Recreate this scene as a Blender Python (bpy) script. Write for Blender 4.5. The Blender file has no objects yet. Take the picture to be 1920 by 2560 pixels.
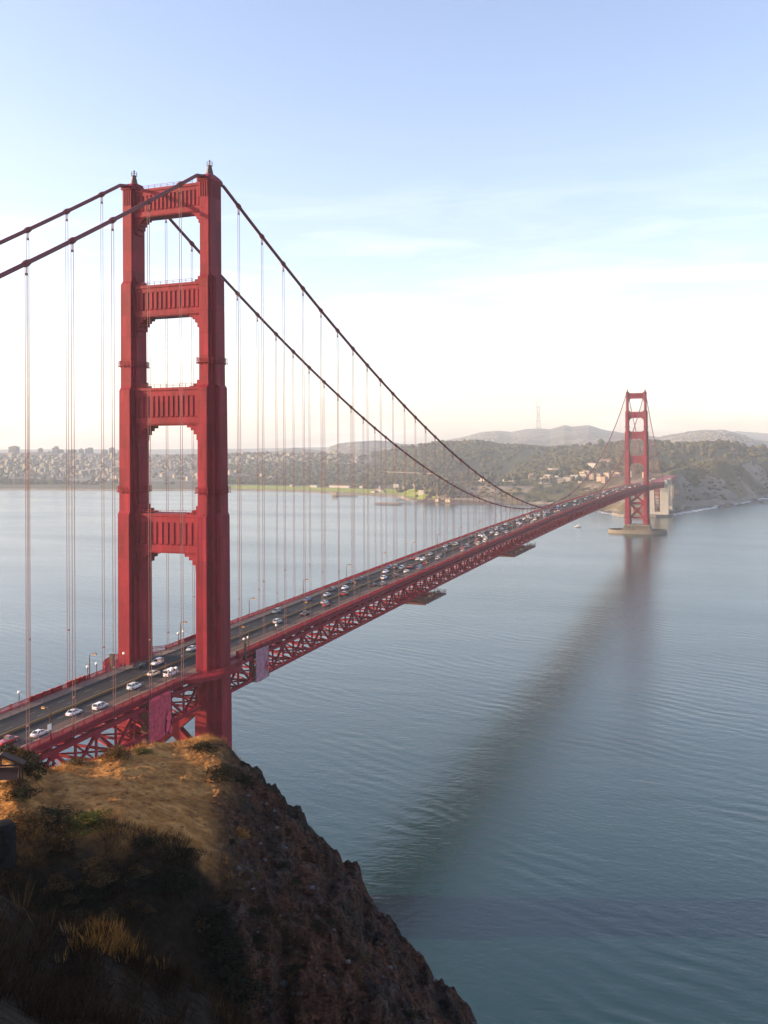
import bpy, math, random
import numpy as np
from mathutils import Vector, Matrix

# ------------------------------------------------------------------ camera
# world axes: +X west, +Y south (along the bridge), +Z up; near tower at the origin
sc = bpy.context.scene
COL = sc.collection
CAM = np.array([164.276, -240.911, 143.072])
YAW, PIT, ROL, FPX, OY = -0.37391, 0.00885, -0.00675, 2315.46, -189.07     # FPX, OY (lens shift) for a 1920 wide picture
FW = np.array([math.sin(YAW)*math.cos(PIT), math.cos(YAW)*math.cos(PIT), math.sin(PIT)])
_r = np.array([math.cos(YAW), -math.sin(YAW), 0.0]); _u = np.cross(_r, FW)
RT = _r*math.cos(ROL) + _u*math.sin(ROL); UP = -_r*math.sin(ROL) + _u*math.cos(ROL)
cd = bpy.data.cameras.new('camera'); cam = bpy.data.objects.new('camera', cd); COL.objects.link(cam)
cd.sensor_fit = 'HORIZONTAL'; cd.sensor_width = 36.0; cd.lens = 36.0*FPX/1920.0; cd.shift_y = OY/1920.0
cd.clip_start = 0.5; cd.clip_end = 40000.0
cam.matrix_world = Matrix(((RT[0], UP[0], -FW[0], CAM[0]), (RT[1], UP[1], -FW[1], CAM[1]),
                           (RT[2], UP[2], -FW[2], CAM[2]), (0, 0, 0, 1)))
sc.camera = cam

# ------------------------------------------------------------------ light
SUN_EL, SUN_DELTA = math.radians(14.0), math.radians(20.0)      # delta: north of due east
S = Vector((-math.cos(SUN_DELTA)*math.cos(SUN_EL), -math.sin(SUN_DELTA)*math.cos(SUN_EL), math.sin(SUN_EL)))
ld = bpy.data.lights.new('sun', 'SUN'); ld.energy = 4.8; ld.angle = math.radians(0.53); ld.color = (1.0, 0.69, 0.40)
lo = bpy.data.objects.new('sun', ld); COL.objects.link(lo); lo.location = (-400, -200, 500)
lo.rotation_euler = S.to_track_quat('Z', 'Y').to_euler()
wd = bpy.data.worlds.new('World'); sc.world = wd; wd.use_nodes = True
nt = wd.node_tree; bg = nt.nodes['Background']
sky = nt.nodes.new('ShaderNodeTexSky'); sky.sky_type = 'NISHITA'; sky.sun_disc = False
sky.sun_elevation = SUN_EL; sky.sun_rotation = math.atan2(S.x, S.y)
sky.altitude = 100; sky.air_density = 1.0; sky.dust_density = 1.7; sky.ozone_density = 1.6
# thin high cloud streaks
tc = nt.nodes.new('ShaderNodeTexCoord'); mp = nt.nodes.new('ShaderNodeMapping'); mp.inputs['Scale'].default_value = (2.2, 2.2, 17.0)
mp.inputs['Rotation'].default_value = (0.05, 0.06, 0)
nz = nt.nodes.new('ShaderNodeTexNoise'); nz.inputs['Scale'].default_value = 1.9; nz.inputs['Detail'].default_value = 7; nz.inputs['Roughness'].default_value = 0.62; nz.inputs['Distortion'].default_value = 0.5
cr = nt.nodes.new('ShaderNodeValToRGB'); cr.color_ramp.elements[0].position = 0.47; cr.color_ramp.elements[1].position = 0.75
sx = nt.nodes.new('ShaderNodeSeparateXYZ'); zr_ = nt.nodes.new('ShaderNodeMapRange'); zr_.interpolation_type = 'SMOOTHSTEP'
zr_.inputs[1].default_value = 0.34; zr_.inputs[2].default_value = 0.1
ml = nt.nodes.new('ShaderNodeMath'); ml.operation = 'MULTIPLY'; m2 = nt.nodes.new('ShaderNodeMath'); m2.operation = 'MULTIPLY'; m2.inputs[1].default_value = 0.2
mix = nt.nodes.new('ShaderNodeMix'); mix.data_type = 'RGBA'; mix.inputs[7].default_value = (7.5, 7.3, 7.6, 1)
L = nt.links.new
L(tc.outputs['Generated'], mp.inputs[0]); L(mp.outputs[0], nz.inputs['Vector']); L(nz.outputs[0], cr.inputs[0])
L(tc.outputs['Generated'], sx.inputs[0]); L(sx.outputs[2], zr_.inputs[0]); L(cr.outputs[0], ml.inputs[0]); L(zr_.outputs[0], ml.inputs[1])
L(ml.outputs[0], m2.inputs[0]); L(m2.outputs[0], mix.inputs[0]); tn = nt.nodes.new('ShaderNodeMix'); tn.data_type = 'RGBA'; tn.blend_type = 'MULTIPLY'; tn.inputs[0].default_value = 1; tn.inputs[7].default_value = (1.10, 0.955, 0.985, 1)
L(sky.outputs[0], tn.inputs[6]); L(tn.outputs[2], mix.inputs[6]); L(mix.outputs[2], bg.inputs[0])
bg.inputs[1].default_value = 0.142
sc.view_settings.view_transform = 'Standard'; sc.view_settings.look = 'None'; sc.view_settings.gamma = 1.0
sc.view_settings.exposure = 1.45
sc.render.engine = 'CYCLES'
try:
    sc.cycles.use_denoising = True; sc.cycles.max_bounces = 6; sc.cycles.volume_bounces = 1
    sc.cycles.diffuse_bounces = 2; sc.cycles.glossy_bounces = 2; sc.cycles.transparent_max_bounces = 8
except Exception: pass

# ------------------------------------------------------------------ helpers
rng = np.random.default_rng(7); random.seed(11)
def ray(px, py): return FW + RT*(px-960)/FPX - UP*(py-1280-OY)/FPX
def on_z(px, py, z): d = ray(px, py); return CAM + d*(z-CAM[2])/d[2]
def on_x(px, py, x): d = ray(px, py); return CAM + d*(x-CAM[0])/d[0]
def on_y(px, py, y): d = ray(px, py); return CAM + d*(y-CAM[1])/d[1]
def u_slope(px, py):      # heading (as pixels from the axis) and slope of a view ray
    d = ray(px, py); a = math.atan2(d[0], d[1]) - YAW
    return 960 + a*FPX, d[2]/math.hypot(d[0], d[1])
def polar(u, D):          # heading u and distance -> x, y
    a = YAW + (u-960)/FPX
    return CAM[0] + D*np.sin(a), CAM[1] + D*np.cos(a)
def hash2(ix, iy, seed):
    n = (ix.astype(np.int64)*374761393 + iy.astype(np.int64)*668265263 + seed*1274126177) & 0x7fffffff
    n = ((n ^ (n >> 13))*1274126177) & 0x7fffffff
    return ((n ^ (n >> 16)) & 0xffff)/65535.0
def vnoise(x, y, seed=0):
    x = np.asarray(x, float); y = np.asarray(y, float)
    ix = np.floor(x); iy = np.floor(y); fx = x-ix; fy = y-iy
    fx = fx*fx*(3-2*fx); fy = fy*fy*(3-2*fy)
    a = hash2(ix, iy, seed); b = hash2(ix+1, iy, seed); c = hash2(ix, iy+1, seed); d = hash2(ix+1, iy+1, seed)
    return (a*(1-fx)+b*fx)*(1-fy) + (c*(1-fx)+d*fx)*fy - 0.5
def fbm(x, y, octv=4, seed=0, gain=0.5):
    t = 0; a = 1.0
    for k in range(octv):
        t = t + a*vnoise(x*2**k + 17.3*k, y*2**k - 9.1*k, seed+k); a *= gain
    return t
def sstep(a, b, x): t = np.clip((x-a)/(b-a), 0, 1); return t*t*(3-2*t)

def tag(o, label=None, cat=None, group=None, kind=None):
    if label: o['label'] = label
    if cat: o['category'] = cat
    if group: o['group'] = group
    if kind: o['kind'] = kind
    return o
def empty(name, loc=(0, 0, 0), rz=0.0, parent=None):
    o = bpy.data.objects.new(name, None); COL.objects.link(o); o.location = loc; o.rotation_euler = (0, 0, rz)
    if parent: o.parent = parent
    return o
def link_mesh(name, me, mat=None, parent=None, loc=(0, 0, 0)):
    o = bpy.data.objects.new(name, me); COL.objects.link(o); o.location = loc
    if parent: o.parent = parent
    if mat is not None:
        for m in (mat if isinstance(mat, (list, tuple)) else [mat]): me.materials.append(m)
    return o
def np_mesh(name, V, F, smooth=False, mi=None):
    V = np.asarray(V, np.float32); me = bpy.data.meshes.new(name)
    if isinstance(F, np.ndarray):
        n, k = F.shape
        me.vertices.add(len(V)); me.vertices.foreach_set('co', V.ravel())
        me.loops.add(n*k); me.loops.foreach_set('vertex_index', F.astype(np.int32).ravel())
        me.polygons.add(n); me.polygons.foreach_set('loop_start', np.arange(0, n*k, k, dtype=np.int32))
        try: me.polygons.foreach_set('loop_total', np.full(n, k, np.int32))
        except Exception: pass
        me.update(calc_edges=True)
    else:
        me.from_pydata([tuple(v) for v in V], [], F); me.update()
    me.validate()
    if mi is not None: me.polygons.foreach_set('material_index', np.asarray(mi, np.int32))
    if smooth: me.polygons.foreach_set('use_smooth', np.ones(len(me.polygons), bool))
    return me
BOXF = [(0, 3, 2, 1), (4, 5, 6, 7), (0, 1, 5, 4), (1, 2, 6, 5), (2, 3, 7, 6), (3, 0, 4, 7)]
class MB:
    def __init__(s): s.V = []; s.F = []; s.M = []; s.m = 0
    def add(s, V, F):
        n = len(s.V); s.V += [tuple(map(float, v)) for v in V]
        s.F += [tuple(i+n for i in f) for f in F]; s.M += [s.m]*len(F); return s
    def box(s, x0, x1, y0, y1, z0, z1):
        return s.add([(x0, y0, z0), (x1, y0, z0), (x1, y1, z0), (x0, y1, z0), (x0, y0, z1), (x1, y0, z1), (x1, y1, z1), (x0, y1, z1)], BOXF)
    def hexa(s, bottom, top): return s.add(list(bottom)+list(top), BOXF)
    def bar(s, a, b, w, h, up=(0, 0, 1)):
        a = np.array(a, float); b = np.array(b, float); d = b-a; d /= np.linalg.norm(d)
        r = np.cross(d, up)
        if np.linalg.norm(r) < 1e-5: r = np.cross(d, (1, 0, 0))
        r /= np.linalg.norm(r); u = np.cross(r, d); r = r*w/2; u = u*h/2
        return s.add([a-r-u, a+r-u, b+r-u, b-r-u, a-r+u, a+r+u, b+r+u, b-r+u], BOXF)
    def tube(s, P, r, n=8, cap=True):
        P = [np.array(p, float) for p in P]; R = r if hasattr(r, '__len__') else [r]*len(P)
        V = []; ref = np.array((0.0, 0, 1))
        for i, p in enumerate(P):
            d = P[min(i+1, len(P)-1)]-P[max(i-1, 0)]; d /= np.linalg.norm(d)
            q = np.array((1.0, 0, 0)) if abs(d[2]) > 0.95 else ref
            a = np.cross(d, q); a /= np.linalg.norm(a); b = np.cross(a, d)
            for k in range(n):
                t = 2*math.pi*k/n; V.append(p+R[i]*(a*math.cos(t)+b*math.sin(t)))
        F = [(i*n+k, i*n+(k+1) % n, (i+1)*n+(k+1) % n, (i+1)*n+k) for i in range(len(P)-1) for k in range(n)]
        if cap: F += [tuple(range(n))[::-1], tuple(range((len(P)-1)*n, len(P)*n))]
        return s.add(V, F)
    def lathe(s, prof, n=12, c=(0, 0)):
        V = [(c[0]+r*math.cos(2*math.pi*k/n), c[1]+r*math.sin(2*math.pi*k/n), z) for r, z in prof for k in range(n)]
        F = [(i*n+k, i*n+(k+1) % n, (i+1)*n+(k+1) % n, (i+1)*n+k) for i in range(len(prof)-1) for k in range(n)]
        F += [tuple(range(n))[::-1], tuple(range((len(prof)-1)*n, len(prof)*n))]
        return s.add(V, F)
    def loft(s, rings):
        n = len(rings[0]); V = [v for R in rings for v in R]
        F = [(i*n+k, i*n+(k+1) % n, (i+1)*n+(k+1) % n, (i+1)*n+k) for i in range(len(rings)-1) for k in range(n)]
        F += [tuple(range(n))[::-1], tuple(range((len(rings)-1)*n, len(rings)*n))]
        return s.add(V, F)
    def shift(s, dx=0, dy=0, dz=0): s.V = [(a+dx, b+dy, c+dz) for a, b, c in s.V]; return s
    def build(s, name, mat, parent=None, loc=(0, 0, 0), smooth=False):
        me = np_mesh(name, s.V, s.F, smooth, s.M)
        return link_mesh(name, me, mat, parent, loc)

# ------------------------------------------------------------------ materials
def mat(name, color, rough=0.6, noise=None, amt=0.25, bump=0.0, bscale=None, spec=0.5, metal=0.0, attr=None, coat=0.0, stretch=None, emit=None):
    m = bpy.data.materials.new(name); m.use_nodes = True; t = m.node_tree; b = t.nodes['Principled BSDF']; K = t.links.new
    b.inputs['Roughness'].default_value = rough; b.inputs['Metallic'].default_value = metal
    b.inputs['Specular IOR Level'].default_value = spec; b.inputs['Coat Weight'].default_value = coat
    b.inputs['Base Color'].default_value = (*color, 1)
    src = None
    if attr:
        a = t.nodes.new('ShaderNodeAttribute'); a.attribute_name = attr; src = a.outputs['Color']
    vec = None
    if noise or bump:
        c = t.nodes.new('ShaderNodeTexCoord'); vec = c.outputs['Object']
        if stretch:
            p = t.nodes.new('ShaderNodeMapping'); p.inputs['Scale'].default_value = stretch; K(vec, p.inputs[0]); vec = p.outputs[0]
    if noise:
        n = t.nodes.new('ShaderNodeTexNoise'); n.inputs['Scale'].default_value = noise; n.inputs['Detail'].default_value = 6; n.inputs['Roughness'].default_value = 0.65
        K(vec, n.inputs['Vector'])
        r = t.nodes.new('ShaderNodeMapRange'); r.inputs[1].default_value = 0.3; r.inputs[2].default_value = 0.7
        r.inputs[3].default_value = 1-amt; r.inputs[4].default_value = 1+amt; K(n.outputs[0], r.inputs[0])
        x = t.nodes.new('ShaderNodeMix'); x.data_type = 'RGBA'; x.blend_type = 'MULTIPLY'; x.inputs[0].default_value = 1
        x.inputs[6].default_value = (*color, 1)
        if src is not None: K(src, x.inputs[6])
        K(r.outputs[0], x.inputs[7]); src = x.outputs[2]
    if src is not None: K(src, b.inputs['Base Color'])
    if bump:
        n = t.nodes.new('ShaderNodeTexNoise'); n.inputs['Scale'].default_value = bscale or 4; n.inputs['Detail'].default_value = 8; K(vec, n.inputs['Vector'])
        u = t.nodes.new('ShaderNodeBump'); u.inputs['Strength'].default_value = 1.0; u.inputs['Distance'].default_value = bump
        K(n.outputs[0], u.inputs['Height']); K(u.outputs[0], b.inputs['Normal'])
    if emit:
        b.inputs['Emission Color'].default_value = (*emit[0], 1); b.inputs['Emission Strength'].default_value = emit[1]
    return m
RED = (0.195, 0.0115, 0.026)
def tower_paint():
    m = mat('tower_paint', RED, 0.55, spec=0.12, noise=0.45, amt=0.28, stretch=(1, 1, 0.18)); t = m.node_tree; K = t.links.new; b = t.nodes['Principled BSDF']
    c = t.nodes.new('ShaderNodeTexCoord'); s = t.nodes.new('ShaderNodeSeparateXYZ'); K(c.outputs['Object'], s.inputs[0])
    h = []
    for ax, sc_, w in ((2, 1/3.4, 0.03), (0, 1/1.07, 0.07), (1, 1/1.07, 0.07)):   # riveted plate seams every 1.07 m and 3.4 m
        q = t.nodes.new('ShaderNodeMath'); q.operation = 'MULTIPLY'; q.inputs[1].default_value = sc_; K(s.outputs[ax], q.inputs[0])
        f = t.nodes.new('ShaderNodeMath'); f.operation = 'FRACT'; K(q.outputs[0], f.inputs[0])
        l = t.nodes.new('ShaderNodeMath'); l.operation = 'LESS_THAN'; l.inputs[1].default_value = w; K(f.outputs[0], l.inputs[0]); h.append(l)
    a1 = t.nodes.new('ShaderNodeMath'); a1.operation = 'MAXIMUM'; K(h[0].outputs[0], a1.inputs[0]); K(h[1].outputs[0], a1.inputs[1])
    a2 = t.nodes.new('ShaderNodeMath'); a2.operation = 'MAXIMUM'; K(a1.outputs[0], a2.inputs[0]); K(h[2].outputs[0], a2.inputs[1])
    u = t.nodes.new('ShaderNodeBump'); u.inputs['Distance'].default_value = 0.03; u.inputs['Strength'].default_value = 0.7; K(a2.outputs[0], u.inputs['Height']); K(u.outputs[0], b.inputs['Normal'])
    old = b.inputs['Base Color'].links[0].from_socket
    x = t.nodes.new('ShaderNodeMix'); x.data_type = 'RGBA'; x.blend_type = 'MULTIPLY'; x.inputs[7].default_value = (0.8, 0.8, 0.8, 1)
    K(a2.outputs[0], x.inputs[0]); K(old, x.inputs[6])
    # plates repainted at different times
    sm = t.nodes.new('ShaderNodeMath'); sm.operation = 'ADD'; K(s.outputs[0], sm.inputs[0]); K(s.outputs[1], sm.inputs[1])
    cb = t.nodes.new('ShaderNodeCombineXYZ'); K(sm.outputs[0], cb.inputs[0]); K(s.outputs[2], cb.inputs[1])
    bk = t.nodes.new('ShaderNodeTexBrick'); bk.inputs['Scale'].default_value = 1.0; bk.inputs['Brick Width'].default_value = 3.2; bk.inputs['Row Height'].default_value = 6.8; bk.inputs['Mortar Size'].default_value = .07
    bk.inputs['Color1'].default_value = (.80, .80, .80, 1); bk.inputs['Color2'].default_value = (1.12, 1.12, 1.12, 1); bk.inputs['Mortar'].default_value = (.72, .72, .72, 1); K(cb.outputs[0], bk.inputs['Vector'])
    x2 = t.nodes.new('ShaderNodeMix'); x2.data_type = 'RGBA'; x2.blend_type = 'MULTIPLY'; x2.inputs[0].default_value = .8; K(x.outputs[2], x2.inputs[6]); K(bk.outputs['Color'], x2.inputs[7]); K(x2.outputs[2], b.inputs['Base Color'])
    return m
M = {}
M['tower'] = tower_paint()
M['red'] = mat('bridge_paint', RED, 0.55, spec=0.12, noise=0.5, amt=0.2)
M['cable'] = mat('cable_paint', (0.13, 0.014, 0.018), 0.55, noise=0.8, amt=0.15)
M['rope'] = mat('rope_paint', (0.16, 0.075, 0.075), 0.6, noise=0.3, amt=0.15)
M['dark'] = mat('dark_steel', (0.05, 0.02, 0.02), 0.6, noise=2, amt=0.2)
M['asphalt'] = mat('asphalt', (0.02, 0.021, 0.026), 0.85, spec=.2, noise=0.4, amt=0.25, stretch=(1.0, 0.06, 1))
M['patch'] = mat('tan_pavement', (0.075, 0.056, 0.047), 0.9, spec=.2, noise=0.5, amt=0.2, stretch=(1, 0.1, 1))
M['walk'] = mat('sidewalk_concrete', (0.13, 0.10, 0.085), 0.85, noise=1, amt=0.2)
M['white'] = mat('white_paint', (0.72, 0.72, 0.70), 0.6, noise=3, amt=0.08)
M['median'] = mat('median_paint', (0.15, 0.095, 0.035), 0.7, noise=1.5, amt=0.3)
M['concrete'] = mat('concrete', (0.13, 0.11, 0.085), 0.85, noise=0.12, amt=0.22, stretch=(1, 1, 0.4))
M['concrete2'] = mat('pale_concrete', (0.30, 0.30, 0.28), 0.85, noise=0.12, amt=0.15, stretch=(1, 1, 0.4))
M['brick'] = mat('brick', (0.14, 0.055, 0.04), 0.85, noise=0.15, amt=0.25)
M['tarp'] = mat('tarp_cloth', (0.42, 0.05, 0.085), 0.75, noise=0.9, amt=0.4, bump=0.25, bscale=1.1, spec=.2)
M['amber'] = mat('amber_lens', (0.85, 0.50, 0.05), 0.3)
M['globe'] = mat('opal_glass', (0.85, 0.83, 0.76), 0.25)
M['orange'] = mat('orange_netting', (0.75, 0.07, 0.02), 0.7, noise=2, amt=0.25)
M['glass'] = mat('car_glass', (0.02, 0.025, 0.03), 0.08)
M['tyre'] = mat('tyre_rubber', (0.02, 0.02, 0.02), 0.8)
M['lamp_lens'] = mat('headlight_lens', (0.9, 0.88, 0.8), 0.15)
M['tail'] = mat('taillight_lens', (0.55, 0.02, 0.02), 0.25)
M['wood'] = mat('weathered_wood', (0.05, 0.022, 0.013), 0.8, noise=3, amt=0.3, stretch=(1, 6, 6))

# ------------------------------------------------------------------ bridge
def zroad(y):
    y = np.asarray(y, float)
    return np.where(y < 0, 76.2+.020*y, np.where(y > 1280, 76.2-.029*(y-1280), 76.2+5.5*(1-((y-640)/640)**2)))
bridge = empty('suspension_bridge')
tag(bridge, 'orange-red suspension bridge with two tall towers crossing the strait', 'bridge')

def cross(rects, cx, z):
    # stepped cross outline of a leg: (half width outside, half depth, half width inside), widths rising and depths falling
    sg = 1 if cx > 0 else -1
    def quad(k):
        q = []
        for i, r in enumerate(rects):
            q.append((r[k], r[1]))
            if i+1 < len(rects): q.append((r[k], rects[i+1][1]))
        return q
    qp, qm = (quad(0), quad(2)) if sg > 0 else (quad(2), quad(0))
    ring = [(a, b) for a, b in qp[::-1]] + [(-a, b) for a, b in qm] + [(-a, -b) for a, b in qm[::-1]] + [(a, -b) for a, b in qp]
    return [(cx+p[0], p[1], z) for p in ring]
LEV = [(13.4, [(2.4, 8.4, 2.4), (3.9, 6.2, 3.4), (5.6, 3.6, 4.2)]), (21.0, [(2.4, 8.4, 2.4), (3.9, 6.2, 3.4), (5.6, 3.6, 4.2)]), (23.0, [(2.1, 6.8, 2.1), (3.5, 4.9, 3.0), (5.1, 2.9, 3.7)]),
       (69.0, [(2.0, 6.3, 2.0), (3.4, 4.6, 2.9), (5.0, 2.75, 3.6)]), (70.0, [(1.9, 5.9, 1.9), (3.2, 4.3, 2.6), (4.8, 2.65, 3.3)]), (122.0, [(1.8, 5.8, 1.75), (3.15, 4.2, 2.5), (4.75, 2.6, 3.2)]),
       (123.1, [(1.68, 5.0, 1.6), (3.0, 3.5, 2.3), (4.55, 2.1, 2.9)]), (160.4, [(1.65, 4.9, 1.55), (2.9, 3.4, 2.2), (4.45, 2.0, 2.8)]),
       (161.4, [(1.65, 4.05, 1.5), (2.5, 3.2, 1.9), (3.55, 2.4, 2.4)]), (193.3, [(1.62, 3.95, 1.45), (2.4, 3.15, 1.8), (3.45, 2.35, 2.3)]),
       (194.2, [(1.55, 3.4, 1.4), (1.8, 3.25, 1.5), (2.05, 3.1, 1.6)]), (222.6, [(1.55, 3.4, 1.4), (1.8, 3.25, 1.5), (2.05, 3.1, 1.6)])]
STRUTS = [(213.6, 222.0, 2.3, 16), (182.7, 192.1, 2.7, 14), (149.4, 160.5, 3.0, 13), (110.6, 122.2, 3.4, 11)]
def build_tower(y0, label):
    tw = empty('tower', (0, y0, 0), parent=bridge); tw['label'] = label
    for sx_ in (-1, 1):
        b = MB(); b.loft([cross(r, sx_*13.72, z) for z, r in LEV])
        for k in range(8):      # fluted crown
            t = -2.6+k*0.74
            b.box(sx_*13.72-2.15, sx_*13.72+2.15, t-0.2, t+0.2, 217.8, 222.3)
        for k in range(4):
            t = -1.2+k*0.8
            b.box(sx_*13.72+t-0.18, sx_*13.72+t+0.18, -3.55, 3.55, 217.8, 222.3)
        b.build('leg', M['tower'], tw)
        h = MB()                # bell shaped saddle housing and cone
        h.box(sx_*13.72-2.25, sx_*13.72+2.25, -3.75, 3.75, 222.6, 223.3)
        rings = []
        for t in np.linspace(0, 1, 7):
            hy = 4.3*(1-t**1.7)+1.1*t**1.7
            hx = 2.0*(1-t**2)+1.0*t**2
            z = 223.2+1.9*t
            rings.append([(sx_*13.72+hx, -hy, z), (sx_*13.72+hx, hy, z), (sx_*13.72-hx, hy, z), (sx_*13.72-hx, -hy, z)])
        h.loft(rings)
        h.build('saddle_housing', M['red'], tw)
        h = MB(); h.lathe([(1.2, 225.05), (0.62, 227.5), (0.8, 227.55), (0.8, 227.7), (0.2, 227.75), (0.14, 228.9), (0.26, 229.0), (0.26, 229.3), (0.05, 229.5)], 8, (sx_*13.72, 0))
        for k in range(6):
            c_, s_ = math.cos(k*math.pi/3), math.sin(k*math.pi/3)
            h.bar((sx_*13.72+c_*0.95, s_*0.95, 227.6), (sx_*13.72+c_*0.95, s_*0.95, 228.8), 0.07, 0.07)
            c2, s2 = math.cos((k+1)*math.pi/3), math.sin((k+1)*math.pi/3)
            for z in (228.2, 228.8): h.bar((sx_*13.72+c_*0.95, s_*0.95, z), (sx_*13.72+c2*0.95, s2*0.95, z), 0.07, 0.07)
        h.build('beacon_mast', M['dark'], tw)
        for z, i in ((168.0, 8), (129.2, 6)):   # inspection galleries round the legs
            g = MB(); r = LEV[i][1]
            R0 = cross([(a+.5, c+.5, d+.5) for a, c, d in r], sx_*13.72, z); R1 = cross([(a+.5, c+.5, d+.5) for a, c, d in r], sx_*13.72, z+.16)
            g.loft([R0, R1])
            n = len(R0)
            for k in range(n):
                p, q = np.array(R1[k]), np.array(R1[(k+1) % n]); ln = np.linalg.norm(q-p)
                for zz in (.5, .9, 1.3): g.bar(p+(0, 0, zz), q+(0, 0, zz), .07, .07)
                for j in range(max(1, int(ln/1.1))):
                    pp = p+(q-p)*j/max(1, int(ln/1.1)); g.bar(pp, pp+(0, 0, 1.35), .09, .09)
                    g.bar(pp-(0, 0, .16), pp-(0, 0, .55), .2, .2)
            g.build('gallery', M['red'], tw)
    for i, (z0, z1, hd, nr) in enumerate(STRUTS):
        X = 13.72-1.2; s = MB(); H = z1-z0
        s.box(-X, X, -hd+.27, hd-.27, z0+.05, z1-.05)                    # recessed web
        s.box(-X-.01, X+.01, -hd, hd, z1-H*.2, z1)                     # top band
        s.box(-X-.012, X+.012, -hd-.25, hd+.25, z1-.45, z1+.35)        # ledge
        s.box(-X-.01, X+.01, -hd, hd, z0, z0+H*.21)                    # bottom band
        s.box(-X-.013, X+.013, -hd-.2, hd+.2, z0+H*.03, z0+H*.075)
        for e in (-1, 1): s.box(min(e*X, e*(X-1.0)), max(e*X, e*(X-1.0)), -hd+.01, hd-.01, z0+.1, z1-.1)
        w = 2*(X-1.0)/nr
        for k in range(nr):
            xc = -X+1.0+w*(k+.5)
            for e in (-1, 1):
                y1, y2 = e*(hd-.32), e*(hd-.06)
                za, zb = z0+H*.2, z1-H*.19
                # rib: vertical fin whose foot is cut back
                s.hexa([(xc-w*.25, y1, za), (xc+w*.25, y1, za), (xc+w*.25, y2, za+.55), (xc-w*.25, y2, za+.55)],
                       [(xc-w*.25, y1, zb), (xc+w*.25, y1, zb), (xc+w*.25, y2, zb), (xc-w*.25, y2, zb)])
        big = 1.0+.22*i
        xin = 13.72-1.55
        for e in (-1, 1):       # stepped corner brackets below and above the strut
            for j, (dx, dz) in enumerate(((3.6, .55), (2.7, 1.15), (2.0, 2.0), (1.35, 3.2), (.75, 4.8))):
                a, b = sorted((e*xin, e*(xin-dx*big)))
                s.box(a, b, -hd+.3+.05*j, hd-.3-.05*j, z0-dz*big, z0+.1)
            for j, (dx, dz) in enumerate(((3.0, .45), (2.0, .95), (1.2, 1.7), (.6, 2.7))):
                a, b = sorted((e*xin, e*(xin-dx*big)))
                s.box(a, b, -hd+.4+.05*j, hd-.4-.05*j, z1, z1+dz*big)
        for k in range(9):      # hand rail on the strut
            x = -X+3.5+k*(2*X-7)/8
            s.bar((x, -hd+.1, z1+.3), (x, -hd+.1, z1+1.4), .1, .1)
        for zz in (.9, 1.4): s.bar((-X+3.5, -hd+.1, z1+zz), (X-3.5, -hd+.1, z1+zz), .08, .08)
        s.build('strut', M['tower'], tw)
    br = MB()
    for z0, z1 in ((24.5, 46.0), (48.2, 66.0)):
        for e in (-1, 1): br.bar((e*10.6, .02*e, z0), (-e*10.6, .02*e, z1), 3.4+.05*e, 2.2, up=(0, 1, 0))
    for z in (24.2, 47.1): br.box(-10.9, 10.9, -2.2, 2.2, z-1.4, z+1.4)
    for e in (-1, 1): br.box(min(e*11, e*8.6), max(e*11, e*8.6), -2.1, 2.1, 17, 23)
    br.build('bracing', M['tower'], tw)
    # sidewalk bay curving round each leg
    for sx_ in (-1, 1):
        g = MB(); P = []
        for t in np.linspace(-1, 1, 15):
            P.append((sx_*(13.2+7.4*(1-abs(t)**2.6)), t*15.5))
        V = [(x, y, 74.9) for x, y in P]+[(x, y, 76.1+.0) for x, y in P]; n = len(P)
        inner = [(sx_*10.2, y) for _, y in P]
        V += [(x, y, 74.9) for x, y in inner]+[(x, y, 76.1) for x, y in inner]
        F = []
        for k in range(n-1):
            F += [(k, k+1, n+k+1, n+k), (n+k, n+k+1, 3*n+k+1, 3*n+k), (2*n+k, 2*n+k+1, k+1, k), (2*n+k+1, 2*n+k, 3*n+k, 3*n+k+1)]
        F += [(0, n, 3*n, 2*n), (n-1, 2*n-1, 4*n-1, 3*n-1)]
        g.add(V, F)
        for k in range(n-1):
            p = np.array((*P[k], 76.1)); q = np.array((*P[k+1], 76.1))
            for zz in (.25, 1.25, 1.75): g.bar(p+(0, 0, zz), q+(0, 0, zz), .12, .12)
            m_ = max(1, int(np.linalg.norm(q-p)/.4))
            for j in range(m_):
                pp = p+(q-p)*j/m_; g.bar(pp, pp+(0, 0, 1.7), .13, .13)
        g.build('sidewalk_bay', M['red'], tw)
    return tw
build_tower(0, 'near red tower filling the foreground')
tw2 = build_tower(1280, 'far small red tower standing on its own pier')

# piers
b = MB()
for sx_ in (-1, 1): pass
def ring_pts(a, bb, z, n=48, pw=2.6):
    return [(a*math.copysign(abs(math.cos(t))**(2/pw), math.cos(t)), bb*math.copysign(abs(math.sin(t))**(2/pw), math.sin(t)), z) for t in np.linspace(0, 2*math.pi, n, endpoint=False)]
b = MB(); b.loft([[(23, -14, -2), (23, 14, -2), (-23, 14, -2), (-23, -14, -2)], [(22, -13.5, 4), (22, 13.5, 4), (-22, 13.5, 4), (-22, -13.5, 4)],
                  [(19.5, -12, 13), (19.5, 12, 13), (-19.5, 12, 13), (-19.5, -12, 13)], [(19, -11.7, 13.6), (19, 11.7, 13.6), (-19, 11.7, 13.6), (-19, -11.7, 13.6)]])
for k in range(9): b.box(-18+k*4.4, -16.4+k*4.4, -13.6, -11.9, 3, 12.4)
pier = b.build('pier', M['concrete'], bridge, (0, 1280, 0))
f = MB(); n = 48
o1, o2, i2, i1 = ring_pts(45.5, 23.6, -2), ring_pts(45.5, 23.6, 5.2), ring_pts(42.8, 21, 5.2), ring_pts(42.8, 21, -2)
V = o1+o2+i2+i1; F = []
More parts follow.
